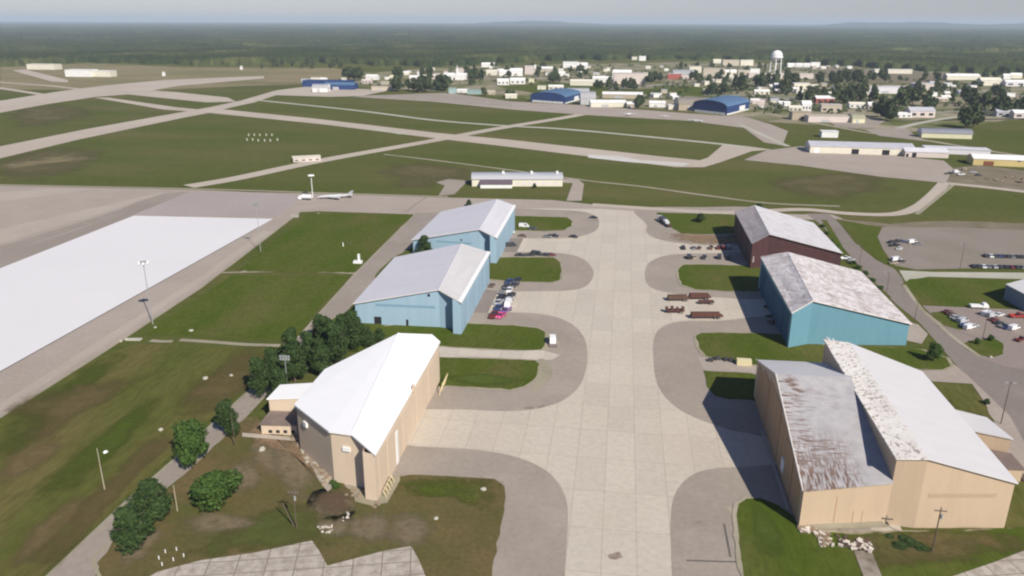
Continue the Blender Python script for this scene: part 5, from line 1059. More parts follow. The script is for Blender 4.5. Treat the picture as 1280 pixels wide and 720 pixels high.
# ------------------------------------------------------------------ poles
def light_mast(label, bx, by, tx, ty, style='flood', m=STEEL, r=.16, name='light_pole', cat='light pole', h=None):
    g = P(bx, by); h = h or HGT(bx, by, tx, ty); r_ = thing(name, label, cat, g)
    bm = bmesh.new(); tube(bm, (0, 0, 0), (0, 0, h), r, r*.6, 8); newobj('pole', bm, m, r_)
    if style == 'flood':
        bm = bmesh.new(); tube(bm, (-1.5, 0, h), (1.5, 0, h), .1); tube(bm, (-1.5, 0, h-.9), (1.5, 0, h-.9), .1); newobj('crossarm', bm, m, r_)
        for i in range(4):
            for z in (h+.25, h-.65):
                bm = bmesh.new(); box(bm, -1.5+i*.85, -1.0+i*.85, -.4, .1, z, z+.5); newobj('lamp', bm, STEEL, r_)
    elif style == 'ring':
        bm = bmesh.new(); tube(bm, (0, 0, h-.3), (0, 0, h+.3), 1.6, 1.2, 12); newobj('ring', bm, m, r_)
        for i in range(6):
            a_ = i*1.047; bm = bmesh.new(); sphere(bm, (1.7*math.cos(a_), 1.7*math.sin(a_), h-.2), .5, 8, 6); newobj('lamp', bm, WHITEP, r_)
    elif style == 'double':
        bm = bmesh.new(); tube(bm, (-1.1, 0, h), (1.1, 0, h), .08); newobj('crossarm', bm, m, r_)
        for sx in (-1.5, .6):
            bm = bmesh.new(); box(bm, sx, sx+.95, -.25, .25, h-.1, h+.12); newobj('lamp', bm, STEEL, r_)
    elif style == 'power':
        bm = bmesh.new(); box(bm, -1.3, 1.3, -.08, .08, h-1.0, h-.8); newobj('crossarm', bm, m, r_)
        for sx in (-1.1, -.4, .4, 1.1):
            bm = bmesh.new(); tube(bm, (sx, 0, h-.8), (sx, 0, h-.5), .06); newobj('insulator', bm, STEEL, r_)
        bm = bmesh.new(); tube(bm, (.35, -.2, h-2.6), (.35, -.2, h-1.6), .28); newobj('transformer', bm, STEEL, r_)
    elif style == 'single':
        bm = bmesh.new(); tube(bm, (0, 0, h-.1), (-1.6, 0, h+.2), .07); newobj('arm', bm, m, r_)
        bm = bmesh.new(); box(bm, -2.1, -1.3, -.18, .18, h+.1, h+.28); newobj('lamp', bm, STEEL, r_)
    return r_
light_mast('tall floodlight mast at the edge of the white apron, nearer one', 191, 405, 180, 328, 'ring', STEEL, .22)
light_mast('tall slim mast at the apron corner, middle one of the apron masts', 326, 315, 321, 255, 'flood', STEEL, .18)
light_mast('pale mast with a round lamp head beside the parked jet', 391, 247, 388, 219, 'ring', WHITEP, .3)
light_mast('bare leaning pale pole in the grass left of the road', 131, 612, 118, 560, 'none', PALEWOOD, .16, 'pole', 'pole')
light_mast('dark utility pole in front of the worn lawn debris', 371, 661, 366, 612, 'power', WOOD, .16, 'utility_pole', 'pole')
light_mast('short wooden pole beside the wide low tree', 222, 640, 217, 606, 'none', PALEWOOD, .14, 'pole', 'pole')
light_mast('dark pole beside the narrow dark tree and lean-to', 294, 559, 290, 516, 'none', WOOD, .14, 'pole', 'pole')
light_mast('floodlight pole in front of the pine grove', 361, 500, 357, 447, 'flood', STEEL, .16)
light_mast('dark lamp post with double head on the roadside behind the tan hangar', 1251, 530, 1258, 478, 'double', WOOD, .16)
light_mast('dark wooden power pole in front of the near right tan hangar', 1165, 690, 1174, 634, 'power', WOOD, .2, 'utility_pole', 'pole')
light_mast('lamp post on the oval grass island in the parking lot', 1228, 425, 1233, 386, 'single', WOOD, .13)
light_mast('lamp post at the front edge of the upper parking lot', 1200, 335, 1205, 305, 'single', WOOD, .14)
light_mast('lamp post beside the east road near the teal hangar', 1107, 372, 1111, 341, 'single', WOOD, .13)
light_mast('lamp post at the east road bend below the long lawn', 1143, 402, 1147, 376, 'single', WOOD, .13)
light_mast('lamp post beside the east road near the maroon hangar', 1074, 333, 1077, 308, 'single', WOOD, .12)
# leaning dead post
bm = bmesh.new(); tube(bm, (0, 0, 0), (-2.6, .6, 6.0), .18, .1); tube(bm, (-1.8, .4, 4.2), (-3.0, .8, 4.9), .09, .05); o = newobj('leaning_post', bm, WOOD); o.location = P(370, 660)+Vector((-.5, .3, 0)); tag(o, 'short broken post leaning against the dark utility pole', 'post')

# ------------------------------------------------------------------ vehicles
PROT = {}
def extr(bm, prof, y0, y1, mi=0):
    A = [bm.verts.new((x, y0, z)) for x, z in prof]; Bv = [bm.verts.new((x, y1, z)) for x, z in prof]; n = len(prof)
    fs = [bm.faces.new(A), bm.faces.new(Bv[::-1])]+[bm.faces.new((A[i], A[(i+1) % n], Bv[(i+1) % n], Bv[i])) for i in range(n)]
    for f in fs: f.material_index = mi
    bmesh.ops.recalc_face_normals(bm, faces=fs)
def wheel(r, x, y, rr=.36):
    bm = bmesh.new(); tube(bm, (x, y-.12, rr), (x, y+.12, rr), rr, n=12); w_ = newobj('wheel', bm, BLACK, r)
    bm = bmesh.new(); tube(bm, (x, y-.135, rr), (x, y+.135, rr), rr*.55, n=8); newobj('rim', bm, STEEL, w_)
def make_car(kind, m):
    r = thing(dict(car='parked_car', pickup='pickup_truck', van='parked_van').get(kind, kind), '', dict(car='car', pickup='pickup', van='van').get(kind, kind))
    L = dict(car=4.6, pickup=5.6, van=5.4)[kind]/2; W = .92
    bm = bmesh.new()
    if kind == 'car':
        extr(bm, [(-L, .35), (L, .35), (L, .72), (L-.25, .88), (L-1.2, .98), (-L+.9, 1.0), (-L+.05, .9)], -W, W)
        newobj('body', bm, m, r); bm = bmesh.new(); extr(bm, [(L-1.25, .97), (L-1.9, 1.4), (-L+1.3, 1.42), (-L+.6, .99)], -W+.12, W-.12); newobj('windows', bm, GLASS, r)
        bm = bmesh.new(); extr(bm, [(L-1.9, 1.39), (L-2.0, 1.46), (-L+1.45, 1.47), (-L+1.3, 1.41)], -W+.16, W-.16); newobj('roof', bm, m, r)
    elif kind == 'pickup':
        extr(bm, [(-L, .5), (L, .5), (L, .95), (L-.2, 1.1), (L-1.4, 1.15), (L-1.4, 1.1), (-.35, 1.1), (-.35, .75), (-L+.1, .75), (-L+.1, 1.1), (-L, 1.1)], -W, W); newobj('body', bm, m, r)
        bm = bmesh.new(); extr(bm, [(L-1.45, 1.12), (L-2.0, 1.68), (-.1, 1.7), (-.3, 1.12)], -W+.1, W-.1); newobj('windows', bm, GLASS, r)
        bm = bmesh.new(); extr(bm, [(L-2.0, 1.66), (L-2.05, 1.75), (-.1, 1.76), (-.05, 1.68)], -W+.14, W-.14); newobj('roof', bm, m, r)
        bm = bmesh.new(); box(bm, -L+.1, -.35, -W+.02, -W+.12, .75, 1.1); box(bm, -L+.1, -.35, W-.12, W-.02, .75, 1.1); newobj('bed_side', bm, m, r)
    else:
        extr(bm, [(-L, .4), (L, .4), (L, 1.0), (L-.7, 1.25), (L-1.4, 2.1), (-L+.1, 2.15), (-L, 1.9)], -W, W); newobj('body', bm, m, r)
        bm = bmesh.new(); extr(bm, [(L-.78, 1.3), (L-1.36, 2.0), (L-2.4, 2.0), (L-2.4, 1.3)], -W-.02, W+.02); newobj('windows', bm, GLASS, r)
    for sx in (-L+.95, L-.95):
        for sy in (-W+.05, W-.05): wheel(r, sx, sy)
    for sy in (-.6, .6):
        bm = bmesh.new(); box(bm, L-.05, L+.03, sy-.2, sy+.2, .62, .8); newobj('headlight', bm, WHITEP, r)
    return reg(r)
COLS = dict(white=(.75, .75, .74), silver=(.45, .46, .48), grey=(.2, .2, .21), black=(.03, .03, .035), red=(.35, .04, .03), maroon=(.16, .03, .03), pink=(.62, .07, .22), purple=(.20, .10, .28), navy=(.04, .06, .16), blue=(.07, .14, .35), brown=(.16, .10, .07), tan=(.40, .33, .24), dark=(.05, .05, .055), orange=(.55, .2, .06), palegreen=(.5, .62, .55))
def veh(kind, col, x, y, rz, label, group=None, sc=1.0):
    key = (kind, col); g = P(x, y); z = Vector((g.x, g.y, 0.45 if False else 0.30*0))
    if key not in PROT:
        PROT[key] = make_car(kind, paint(col, COLS[col])); r = PROT[key]; r.location = z; r.rotation_euler = (0, 0, rz); r.scale = (sc,)*3; r['label'] = label
        if group: r['group'] = group
        return r
    return copy_thing(PROT[key], z, rz, sc, label, group)
GZ = rad
# the double column in front of the nearer light blue hangar
colA = [(617, 396, 'maroon', 'pickup'), (624, 379.5, 'silver', 'car'), (623, 386, 'navy', 'car'), (627, 372.5, 'black', 'car'), (630, 366, 'grey', 'pickup'), (633, 359.5, 'dark', 'car'), (637, 353, 'navy', 'car')]
colB = [(626, 396.5, 'pink', 'car'), (632, 390.5, 'purple', 'pickup'), (635, 383.5, 'white', 'van'), (636, 377, 'silver', 'car'), (638, 372, 'black', 'pickup'), (637, 364.5, 'white', 'car'), (643, 358, 'dark', 'car'), (647, 352, 'black', 'car')]
for nm, cl in (('left', colA), ('right', colB)):
    cl = sorted(cl, key=lambda t: -t[1])
    for i, (x, y, c, k) in enumerate(cl):
        veh(k, c, x, y, rad(random.uniform(-10, 10)+(80 if nm == 'left' else 260)), '%s %s, %s from the near end of the %s column before the light blue hangar' % (c, k, ORD[i], nm), 'cars in the double column by the light blue hangar', 1.25)
veh('car', 'brown', 615, 358, rad(80), 'brown car close to the front wall of the nearer light blue hangar')
# machines near the farther light blue hangar
for x, y, c, k, lb in ((655, 284, 'white', 'van', 'white van on the grass edge beside the farther light blue hangar'), (666, 287, 'dark', 'car', 'dark car next to the white van by the farther light blue hangar'),
    (637, 292, 'palegreen', 'van', 'pale green van against the farther light blue hangar'), (639, 308, 'dark', 'van', 'dark van at the near corner of the farther light blue hangar'),
    (653, 296, 'brown', 'car', 'brown car below the white van'), (692, 296, 'dark', 'pickup', 'dark pickup in the middle of the far left loop road'), (684, 297, 'grey', 'car', 'grey car just left of the dark pickup on the far loop road'),
    (717, 297, 'black', 'car', 'black car alone near the far loop road end'), (742, 273, 'black', 'car', 'black car at the outer bend of the farthest loop'),
    (650, 320, 'black', 'car', 'black car at the left end of the row on the square lawn top'), (662, 320, 'dark', 'pickup', 'dark pickup, second in the row on the square lawn top'), (671, 319, 'dark', 'van', 'dark van, tallest in the row on the square lawn top'),
    (682, 320, 'dark', 'car', 'dark car right of the dark van in the lawn top row'), (689, 320, 'maroon', 'car', 'maroon car at the right end of the row on the square lawn top')):
    veh(k, c, x, y, rad(random.uniform(-20, 20)), lb, sc=1.05)
for i, (x, c, k) in enumerate(((854, 'black', 'pickup'), (867, 'grey', 'car'), (874, 'brown', 'car'), (888.5, 'brown', 'pickup'), (898, 'maroon', 'pickup'), (904, 'maroon', 'van'), (911, 'grey', 'van'))):
    veh(k, c, x, 311, rad(90+random.uniform(-15, 15)), '%s %s, %s from the left in the upper row before the maroon hangar' % (c, k, ORD[i]), 'vehicles in two rows before the maroon hangar', 1.0)
for i, (x, c, k) in enumerate(((861, 'black', 'van'), (867, 'tan', 'car'), (880, 'dark', 'pickup'), (899, 'black', 'van'), (910, 'dark', 'pickup'))):
    veh(k, c, x, 323, rad(90+random.uniform(-15, 15)), '%s %s, %s from the left in the lower row before the maroon hangar' % (c, k, ORD[i]), 'vehicles in two rows before the maroon hangar', 1.0)
for i, (x, y, c, k, lb) in enumerate(((1056, 324, 'white', 'pickup', 'white pickup at the rear corner of the maroon hangar, left one'), (1063, 326, 'silver', 'car', 'silver car at the rear corner of the maroon hangar'),
    (1114, 304, 'black', 'car', 'black car at the top left of the upper parking lot'), (1120, 303, 'dark', 'pickup', 'dark pickup right of the black car at the lot top'), (1127, 303, 'navy', 'car', 'navy car left of the white van in the upper lot'),
    (1140, 304, 'white', 'van', 'white van standing by itself at the top of the upper lot'), (1147, 306, 'grey', 'car', 'grey car right of the white van in the upper lot'), (1124, 312, 'white', 'car', 'white car below the dark cars in the upper lot'),
    (1118, 308, 'black', 'pickup', 'black pickup between the dark cars and the white car'), (1120, 326, 'white', 'van', 'white van at the grass edge of the upper lot'), (1126, 328, 'dark', 'car', 'dark car beside the white van at the grass edge'), (1117, 330, 'tan', 'car', 'tan car nearest the road at the upper lot'))):
    veh(k, c, x, y, rad(random.uniform(-30, 60)), lb)
for i, (x, c) in enumerate(((1232, 'dark'), (1238, 'white'), (1244, 'dark'), (1249, 'navy'), (1254, 'black'), (1260, 'dark'), (1265, 'grey'), (1271, 'black'), (1277, 'dark'))):
    veh('car', c, x, 321+i*.15, rad(85), '%s car, %s from the left in the back row of the upper lot' % (c, ORD[i]), 'cars in the rows of the upper lot')
for i, (x, c) in enumerate(((1217, 'black'), (1223, 'dark'), (1229, 'white'), (1235, 'grey'), (1243, 'silver'), (1250, 'dark'), (1257, 'black'), (1264, 'maroon'), (1271, 'dark'), (1278, 'grey'))):
    veh('car', c, x, 334+i*.15, rad(85), '%s car, %s from the left in the front row of the upper lot' % (c, ORD[i]), 'cars in the rows of the upper lot')
for i, (x, y, c, k) in enumerate(((1184, 391, 'maroon', 'car'), (1189, 394, 'brown', 'car'), (1193, 398, 'silver', 'car'), (1198, 401, 'grey', 'pickup'), (1203, 403, 'silver', 'van'), (1206, 408, 'blue', 'car'), (1211, 411, 'white', 'van'), (1217, 409, 'silver', 'car'))):
    veh(k, c, x, y, rad(35), '%s %s, %s from the top left in the slanted row by the lower lot island' % (c, k, ORD[i]), 'cars in the slanted rows of the lower lot', .95)
for i, (x, y, c, k) in enumerate(((1233, 394, 'white', 'van'), (1239, 396, 'silver', 'van'), (1242, 401, 'maroon', 'car'), (1249, 395, 'white', 'car'), (1248, 405, 'dark', 'car'), (1254, 409, 'grey', 'pickup'), (1259, 411, 'navy', 'car'), (1267, 412, 'white', 'van'), (1276, 426, 'maroon', 'pickup'))):
    veh(k, c, x, y, rad(35), '%s %s, %s from the top left in the lower lot right hand row' % (c, k, ORD[i]), 'cars in the slanted rows of the lower lot', .95)
veh('pickup', 'red', 1272, 397, rad(10), 'red pickup under the wall of the blue grey shed', sc=1.2)
for i, (x, y, c, k, lb) in enumerate(((1186, 218, 'dark', 'pickup', 'dark pickup at the left of the gravel yard'), (1195, 216, 'white', 'van', 'white van in the gravel yard'), (1201, 219, 'white', 'pickup', 'white pickup right beside the yard van'), (1206, 213, 'tan', 'van', 'tan van behind the yard vehicles'), (1216, 216, 'silver', 'car', 'silver car right of the yard vehicles'), (1223, 220, 'dark', 'car', 'dark car at the right end of the yard group'),
    (960, 133, 'silver', 'car', 'silver car, left one on the road behind the right blue hangar'), (969, 134, 'navy', 'car', 'navy car, middle one on the road behind the right blue hangar'), (978, 134, 'grey', 'van', 'grey van, right one on the road behind the right blue hangar'))):
    veh(k, c, x, y, rad(random.uniform(-30, 60)), lb, sc=1.1)

def flatbed(label, px0, px1, y, m, boards=True):
    a = P(px0, y); b = P(px1, y); L = (b-a).length; r = thing('trailer', label, 'trailer', a, math.atan2(b.y-a.y, b.x-a.x), 'rusty trailers on the concrete before the teal hangar')
    bm = bmesh.new(); box(bm, 0, L, -1.2, 1.2, 1.0, 1.4); newobj('deck', bm, m, r)
    if boards:
        bm = bmesh.new(); box(bm, .3, L*.92, -1.15, -1.0, 1.4, 2.5); box(bm, .3, L*.92, 1.0, 1.15, 1.4, 2.5); box(bm, .2, .35, -1.15, 1.15, 1.4, 2.5); newobj('side_board', bm, m, r)
        bm = bmesh.new(); box(bm, .5, L*.88, -.95, .95, 1.45, 2.1); newobj('load', bm, mat('dark_rust_load', (.10, .05, .035), (.14, .075, .05), .8, local=True), r)
    for x in (L*.75, L*.86):
        for s_ in (-1.05, 1.05): wheel(r, x, s_, .48)
    bm = bmesh.new(); tube(bm, (L*.12, -.8, 0), (L*.12, -.8, 1.0), .1); tube(bm, (L*.12, .8, 0), (L*.12, .8, 1.0), .1); newobj('landing_leg', bm, m, r)
    return r
RUSTM = mat('rusty_red_steel', (.11, .045, .035), (.08, .036, .03), .8, (.15, .08, .05), 1.5, .5, rough=.9, local=True)
RUSTB = mat('rusty_brown_steel', (.12, .07, .05), (.08, .05, .035), .8, rough=.9, local=True)
flatbed('dark brown loaded trailer, left one of the back pair', 834, 861, 376, RUSTB)
flatbed('dark red loaded trailer, right one of the back pair', 861, 888, 374, RUSTM)
flatbed('short brown flatbed just below the dark red trailer', 873, 892, 380, RUSTM, False)
flatbed('short open rusty frame trailer at the front left', 833, 855, 391, RUSTM, False)
flatbed('long red brown loaded trailer at the front right', 863, 903, 398, RUSTM)
# boxes and frames on the short trailer
bm = bmesh.new()
for i in range(4): box(bm, -4+i*2.1, -2.9+i*2.1, -1, 1, 1.4, 2.2+.4*(i % 2))
o = newobj('steel_frame', bm, RUSTM); o.location = P(844, 391); tag(o, 'rusty crates standing on the short open frame trailer', 'crates')

# semi truck near the maroon hangar lawn
r = thing('lorry', 'white and dark lorry with long trailer, left of the maroon hangar lawn', 'lorry', P(824, 275), math.atan2(P(845, 291).y-P(824, 275).y, P(845, 291).x-P(824, 275).x))
bm = bmesh.new(); extr(bm, [(0, .6), (2.6, .6), (2.6, 2.9), (.6, 3.0), (0, 2.0)], -1.2, 1.2); newobj('cab', bm, WHITEP, r)
bm = bmesh.new(); extr(bm, [(-.03, 1.95), (.55, 2.85), (.7, 2.85), (.7, 1.95)], -1.05, 1.05); newobj('windscreen', bm, GLASS, r)
bm = bmesh.new(); box(bm, 3.1, 19, -1.25, 1.25, 1.2, 1.5); newobj('deck', bm, RUSTB, r)
bm = bmesh.new(); box(bm, 3.3, 8.5, -1.2, 1.2, 1.5, 3.4); newobj('dark_load', bm, paint('dark', COLS['dark']), r)
bm = bmesh.new(); extr(bm, [(9.5, 1.5), (15, 1.5), (15, 2.2), (12, 3.1), (9.5, 2.9)], -1.1, 1.1); newobj('pale_load', bm, mat('pale_grey_steel', (.5, .5, .52)), r)
for x in (1, 4.5, 16, 17.4):
    for s_ in (-1.05, 1.05): wheel(r, x, s_, .5)
# white box truck on the loop verge (seen from behind with its dark ramp)
r = thing('box_truck', 'white truck with a dark lowered ramp beside the near left grass island', 'truck', P(691, 432), rad(98))
bm = bmesh.new(); box(bm, -.2, 3.2, -1.1, 1.1, .8, 3.1); newobj('cargo_box', bm, WHITEP, r)
bm = bmesh.new(); extr(bm, [(3.3, .6), (5.4, .6), (5.4, 1.6), (4.9, 2.4), (3.3, 2.5)], -1.0, 1.0); newobj('cab', bm, WHITEP, r)
bm = bmesh.new(); extr(bm, [(4.95, 1.6), (5.42, 1.6), (4.95, 2.35), (4.8, 2.35)], -.9, .9); newobj('windscreen', bm, GLASS, r)
bm = bmesh.new(); slab(bm, [(-2.2, -1.4, .15), (-.2, -1.4, .8), (-.2, 1.4, .8), (-2.2, 1.4, .15)], .12); newobj('ramp', bm, mat('dark_grey_steel', (.16, .13, .12)), r)
for x in (.8, 4.5):
    for s_ in (-.95, .95): wheel(r, x, s_, .42)
# trucks in lower lot, container and machinery strip
r = thing('box_truck', 'long pale flatbed truck on the grass edge above the lower lot', 'truck', P(1212, 385), rad(0))
bm = bmesh.new(); box(bm, 0, 4.6, -1.1, 1.1, .8, 1.6); newobj('flatbed', bm, WHITEP, r)
bm = bmesh.new(); extr(bm, [(4.7, .6), (6.8, .6), (6.8, 1.5), (6.1, 2.4), (4.7, 2.4)], -1.05, 1.05); newobj('cab', bm, WHITEP, r)
bm = bmesh.new(); extr(bm, [(6.15, 1.55), (6.75, 1.55), (6.18, 2.3)], -1.0, 1.0); newobj('windscreen', bm, GLASS, r)
for x in (1, 5.7):
    for s_ in (-1, 1): wheel(r, x, s_, .42)
r = thing('container', 'pale yellow container on the concrete strip behind the near right hangar', 'container', P(921, 457), rad(-1))
bm = bmesh.new(); box(bm, 0, 4.8, 0, 2.2, .1, 2.0); newobj('shell', bm, mat('pale_yellow_paint', (.62, .56, .34)), r)
bm = bmesh.new()
for i in range(8): box(bm, .3+i*.55, .45+i*.55, -.06, 0, .2, 1.9)
newobj('rib', bm, MATS['pale_yellow_paint'], r)
for i, (x, y) in enumerate(((888, 452), (897, 450), (907, 451), (914, 452))):
    r = thing('scrap_machine', 'dark scrap machine, %s from the left on the strip beside the pale yellow container' % ORD[i], 'machine', P(x, y), rad(20*i), 'scrap machines beside the pale yellow container')
    bm = bmesh.new(); extr(bm, [(-1, .3), (1.0, .3), (1.0, .9), (.3, 1.3), (-.9, 1.1)], -.6, .6); newobj('body', bm, paint('dark', COLS['dark']), r)
    bm = bmesh.new(); tube(bm, (.2, 0, 1.2), (1.1, .2, 1.9), .12); newobj('boom', bm, RUSTB, r)
    for s_ in (-.6, .6): wheel(r, s_, -.6, .3)

# parked jet beyond the lawn
J = thing('jet_aircraft', 'slim pale grey jet parked on the crossing taxiway', 'aircraft', P(398, 249), math.atan2(P(450, 247).y-P(398, 249).y, P(450, 247).x-P(398, 249).x))
bm = bmesh.new()
secs = [(-2, .1, 2.4), (0, .7, 2.4), (3, 1.3, 2.6), (8, 1.7, 2.9), (18, 1.8, 3.0), (26, 1.5, 3.1), (32, .9, 3.4), (37, .2, 3.7)]
J.scale = (.6, .6, .6); JP = mat('aircraft_grey', (.46, .46, .47), rough=.4)
prev = None
for x, rr, zc_ in secs:
    ring = [bm.verts.new((x, rr*math.cos(2*math.pi*i/14), zc_+rr*math.sin(2*math.pi*i/14))) for i in range(14)]
    if prev:
        for i in range(14): bm.faces.new((prev[i], prev[(i+1) % 14], ring[(i+1) % 14], ring[i])).smooth = True
    prev = ring
newobj('fuselage', bm, JP, J)
for s_ in (-1, 1):
    bm = bmesh.new(); slab(bm, [(9, s_*1.5, 2.6), (22, s_*1.5, 2.6), (24, s_*10.5, 2.9), (20.5, s_*10.5, 2.9)], .35); newobj('wing', bm, JP, J)
    bm = bmesh.new(); tube(bm, (14, s_*4.4, 1.8), (19.5, s_*4.4, 1.8), .7, .55, 12); newobj('engine', bm, STEEL, J)
    bm = bmesh.new(); slab(bm, [(31, s_*.6, 3.6), (35.5, s_*.4, 3.7), (37, s_*4.5, 3.9), (35, s_*4.5, 3.9)], .2); newobj('tailplane', bm, JP, J)
bm = bmesh.new(); extr(bm, [(29.5, 3.9), (35.5, 3.9), (38, 8.2), (35.5, 8.2)], -.14, .14); newobj('tail_fin', bm, mat('jet_tail_grey', (.3, .31, .33)), J)
bm = bmesh.new()
for x, y in ((3, 0), (17, 2.6), (17, -2.6)): tube(bm, (x, y, 0), (x, y, 2), .18); tube(bm, (x, y-.3, .5), (x, y+.3, .5), .5)
newobj('landing_gear', bm, BLACK, J)
r = thing('fuel_truck', 'white tank truck parked at the nose of the slim jet', 'truck', P(381, 250), rad(0))
bm = bmesh.new(); tube(bm, (-1.5, 0, 2.3), (4.5, 0, 2.3), 1.3, n=14); newobj('tank', bm, WHITEP, r)
bm = bmesh.new(); extr(bm, [(-4, .6), (-1.9, .6), (-1.9, 2.8), (-3.4, 2.9), (-4, 1.8)], -1.2, 1.2); newobj('cab', bm, WHITEP, r)
for x in (-3, 1.5, 3.2):
    for s_ in (-1.05, 1.05): wheel(r, x, s_, .5)
for x, y, lb, gr in ((587//1, 0, '', ''),): pass
# light aircraft on the far apron
LA = []
for i, (x, y) in enumerate(((786, 145), (831, 147), (866, 152), (875, 153))):
    if i == 0:
        r = thing('light_aircraft', '', 'aircraft', P(x, y), rad(70)); k = 1.0
        bm = bmesh.new(); tube(bm, (-3.5, 0, 1.8), (4, 0, 1.7), .35, .8, 10); newobj('fuselage', bm, WHITEP, r)
        for s_ in (-1, 1):
            bm = bmesh.new(); slab(bm, [(1, s_*.5, 2.0), (2.8, s_*.5, 2.0), (2.6, s_*6, 2.2), (1.4, s_*6, 2.2)], .18); newobj('wing', bm, WHITEP, r)
        bm = bmesh.new(); slab(bm, [(-3.6, -2, 1.9), (-2.6, -2, 1.9), (-2.6, 2, 1.9), (-3.6, 2, 1.9)], .1); newobj('tailplane', bm, WHITEP, r)
        bm = bmesh.new(); extr(bm, [(-3.7, 1.9), (-2.5, 1.9), (-3.2, 3.4), (-3.8, 3.4)], -.07, .07); newobj('tail_fin', bm, WHITEP, r)
        bm = bmesh.new(); tube(bm, (3, 0, 0), (3, 0, 1.5), .1); tube(bm, (0.5, -1, 0), (.5, 0, 1.5), .1); tube(bm, (.5, 1, 0), (.5, 0, 1.5), .1); newobj('landing_gear', bm, BLACK, r)
        proto_la = reg(r); r['label'] = 'small white aircraft, leftmost on the far apron edge'; r['group'] = 'small white aircraft on the far apron'
    else: copy_thing(proto_la, P(x, y), rad(70+20*i), 1.0, ['', 'small white aircraft, second from the left on the far apron edge', 'small white aircraft, left of the pair before the right blue hangar', 'small white aircraft, right of the pair before the right blue hangar'][i], 'small white aircraft on the far apron')
    if i == 0: r.scale = (1.3,)*3

# ------------------------------------------------------------------ small things
def simple(name, label, cat, bm, m, loc, rz=0, group=None):
    o = newobj(name, bm, m); o.location = loc; o.rotation_euler = (0, 0, rz); return tag(o, label, cat, group)
# airfield marker blocks in the grass
mk = None
rows = [(311, 170), (318, 170), (325, 170), (333, 170), (340, 170), (309, 176), (316, 176), (323, 177), (331, 177), (338, 177), (347, 176)]
for i, (x, y) in enumerate(rows):
    lb = '%s white marker block from the left in the %s row on the airfield grass' % (ORD[i if i < 5 else i-5], 'back' if i < 5 else 'front')
    if mk is None:
        bm = bmesh.new(); box(bm, -.7, .7, -.4, .4, 0, 2.4); bmesh.ops.bevel(bm, geom=list(bm.edges), offset=.1, segments=1, affect='EDGES'); mk = simple('marker_block', lb, 'marker', bm, PALE, P(x, y), 0, 'white marker blocks on the airfield grass')
    else:
        c = mk.copy(); C.objects.link(c); c.location = P(x, y); c['label'] = lb
# white stakes bottom left
st = None
for i, (x, y) in enumerate(sorted(((207, 692), (221, 689), (230, 697), (199, 700), (217, 702), (203, 708)))):
    lb = '%s white stake from the left in the small ring on the bottom left grass' % ORD[i]
    if st is None:
        bm = bmesh.new(); tube(bm, (0, 0, 0), (0, 0, .95), .12, .1, 8); sphere(bm, (0, 0, .95), .13, 8, 6); st = simple('white_stake', lb, 'stake', bm, WHITEP, P(x, y), 0, 'white stakes on the bottom left grass')
    else:
        c = st.copy(); C.objects.link(c); c.location = P(x, y); c['label'] = lb
def rock_bm(r, seed, flat=.7):
    rnd = random.Random(seed); bm = bmesh.new(); bmesh.ops.create_icosphere(bm, subdivisions=2, radius=r)
    for v in bm.verts: v.co *= rnd.uniform(.75, 1.15); v.co.z = max(-.05, v.co.z*flat+r*.35)
    return bm
for i, (x, y, r_, lb, m) in enumerate(((158, 425, .8, 'pale stone block at the apron edge, left of the slab', PALE), (151, 427, .6, 'small pale stone nearest the apron edge line', PALE), (194, 410, .6, 'pale stone by the foot of the nearer apron mast', PALE), (239, 414, .8, 'pale stone alone in the grass above the broken path', PALE),
     (257, 474, .9, 'pale boulder in the worn grass left of the grove', PALE), (289, 470, .6, 'small pale boulder nearest the pine grove', PALE), (201, 538, .7, 'pale stone in the grass left of the bright green tree', PALE), (132, 566, .7, 'round white stone beside the leaning pale pole', WHITEP),
     (545, 649, .6, 'white stone on the grass right of the near left hangar', PALE), (604, 613, .8, 'pale stone near the top right of the near left lawn', PALE), (328, 563, 1.0, 'pale boulder on the reddish soil below the lean-to', PALE), (1238, 447, .7, 'pale stone below the oval grass island', PALE))):
    simple('boulder', lb, 'stone', rock_bm(r_, i), m, P(x, y), i, 'pale stones in the grass')
bm = bmesh.new(); box(bm, -2.6, 2.6, -1.0, 1.0, 0, .5); bmesh.ops.bevel(bm, geom=list(bm.edges), offset=.12, segments=1, affect='EDGES'); simple('concrete_slab', 'low pale concrete slab at the apron edge', 'slab', bm, PALE, P(168, 425), rad(8))
# debris beside the near right hangar and along the left hangar
def debris(name, label, cat, spots, ms, seed=3, size=(.22, .65), group=None):
    rnd = random.Random(seed); r = thing(name, label, cat, P(*spots[0]), group=group)
    for j, m in enumerate(ms):
        bm = bmesh.new()
        for s_ in spots:
            g = P(*s_)-r.location
            for _ in range(7):
                a, b, c = rnd.uniform(*size), rnd.uniform(*size), rnd.uniform(.15, .5)
                x, y = g.x+rnd.gauss(0, .7), g.y+rnd.gauss(0, .7)
                b0 = len(bm.verts); vs = box(bm, -a, a, -b, b, 0, c)
                R_ = Matrix.Rotation(rnd.uniform(0, 3), 4, 'Z') @ Matrix.Rotation(rnd.uniform(-.3, .3), 4, 'X')
                for v in vs: v.co = R_ @ v.co; v.co += Vector((x, y, .22))
        newobj(['rubble', 'planks'][j % 2], bm, m, r)
    return r
debris('rubble_pile', 'white rubble heap at the near corner of the near right hangar', 'rubble', [(1005, 664), (1015, 662), (1022, 667), (1028, 672), (1032, 680)], [mat('white_rubble', (.62, .57, .5), (.5, .45, .38), 1), mat('brown_rubble', (.3, .22, .15), (.2, .15, .1), 1)])
debris('rubble_pile', 'pale rubble and boards at the start of the bottom right path', 'rubble', [(1052, 678), (1062, 683), (1072, 684), (1080, 680), (1082, 687)], [MATS['white_rubble'], mat('dark_scrap', (.12, .06, .05), (.08, .06, .05), 1)], 5)
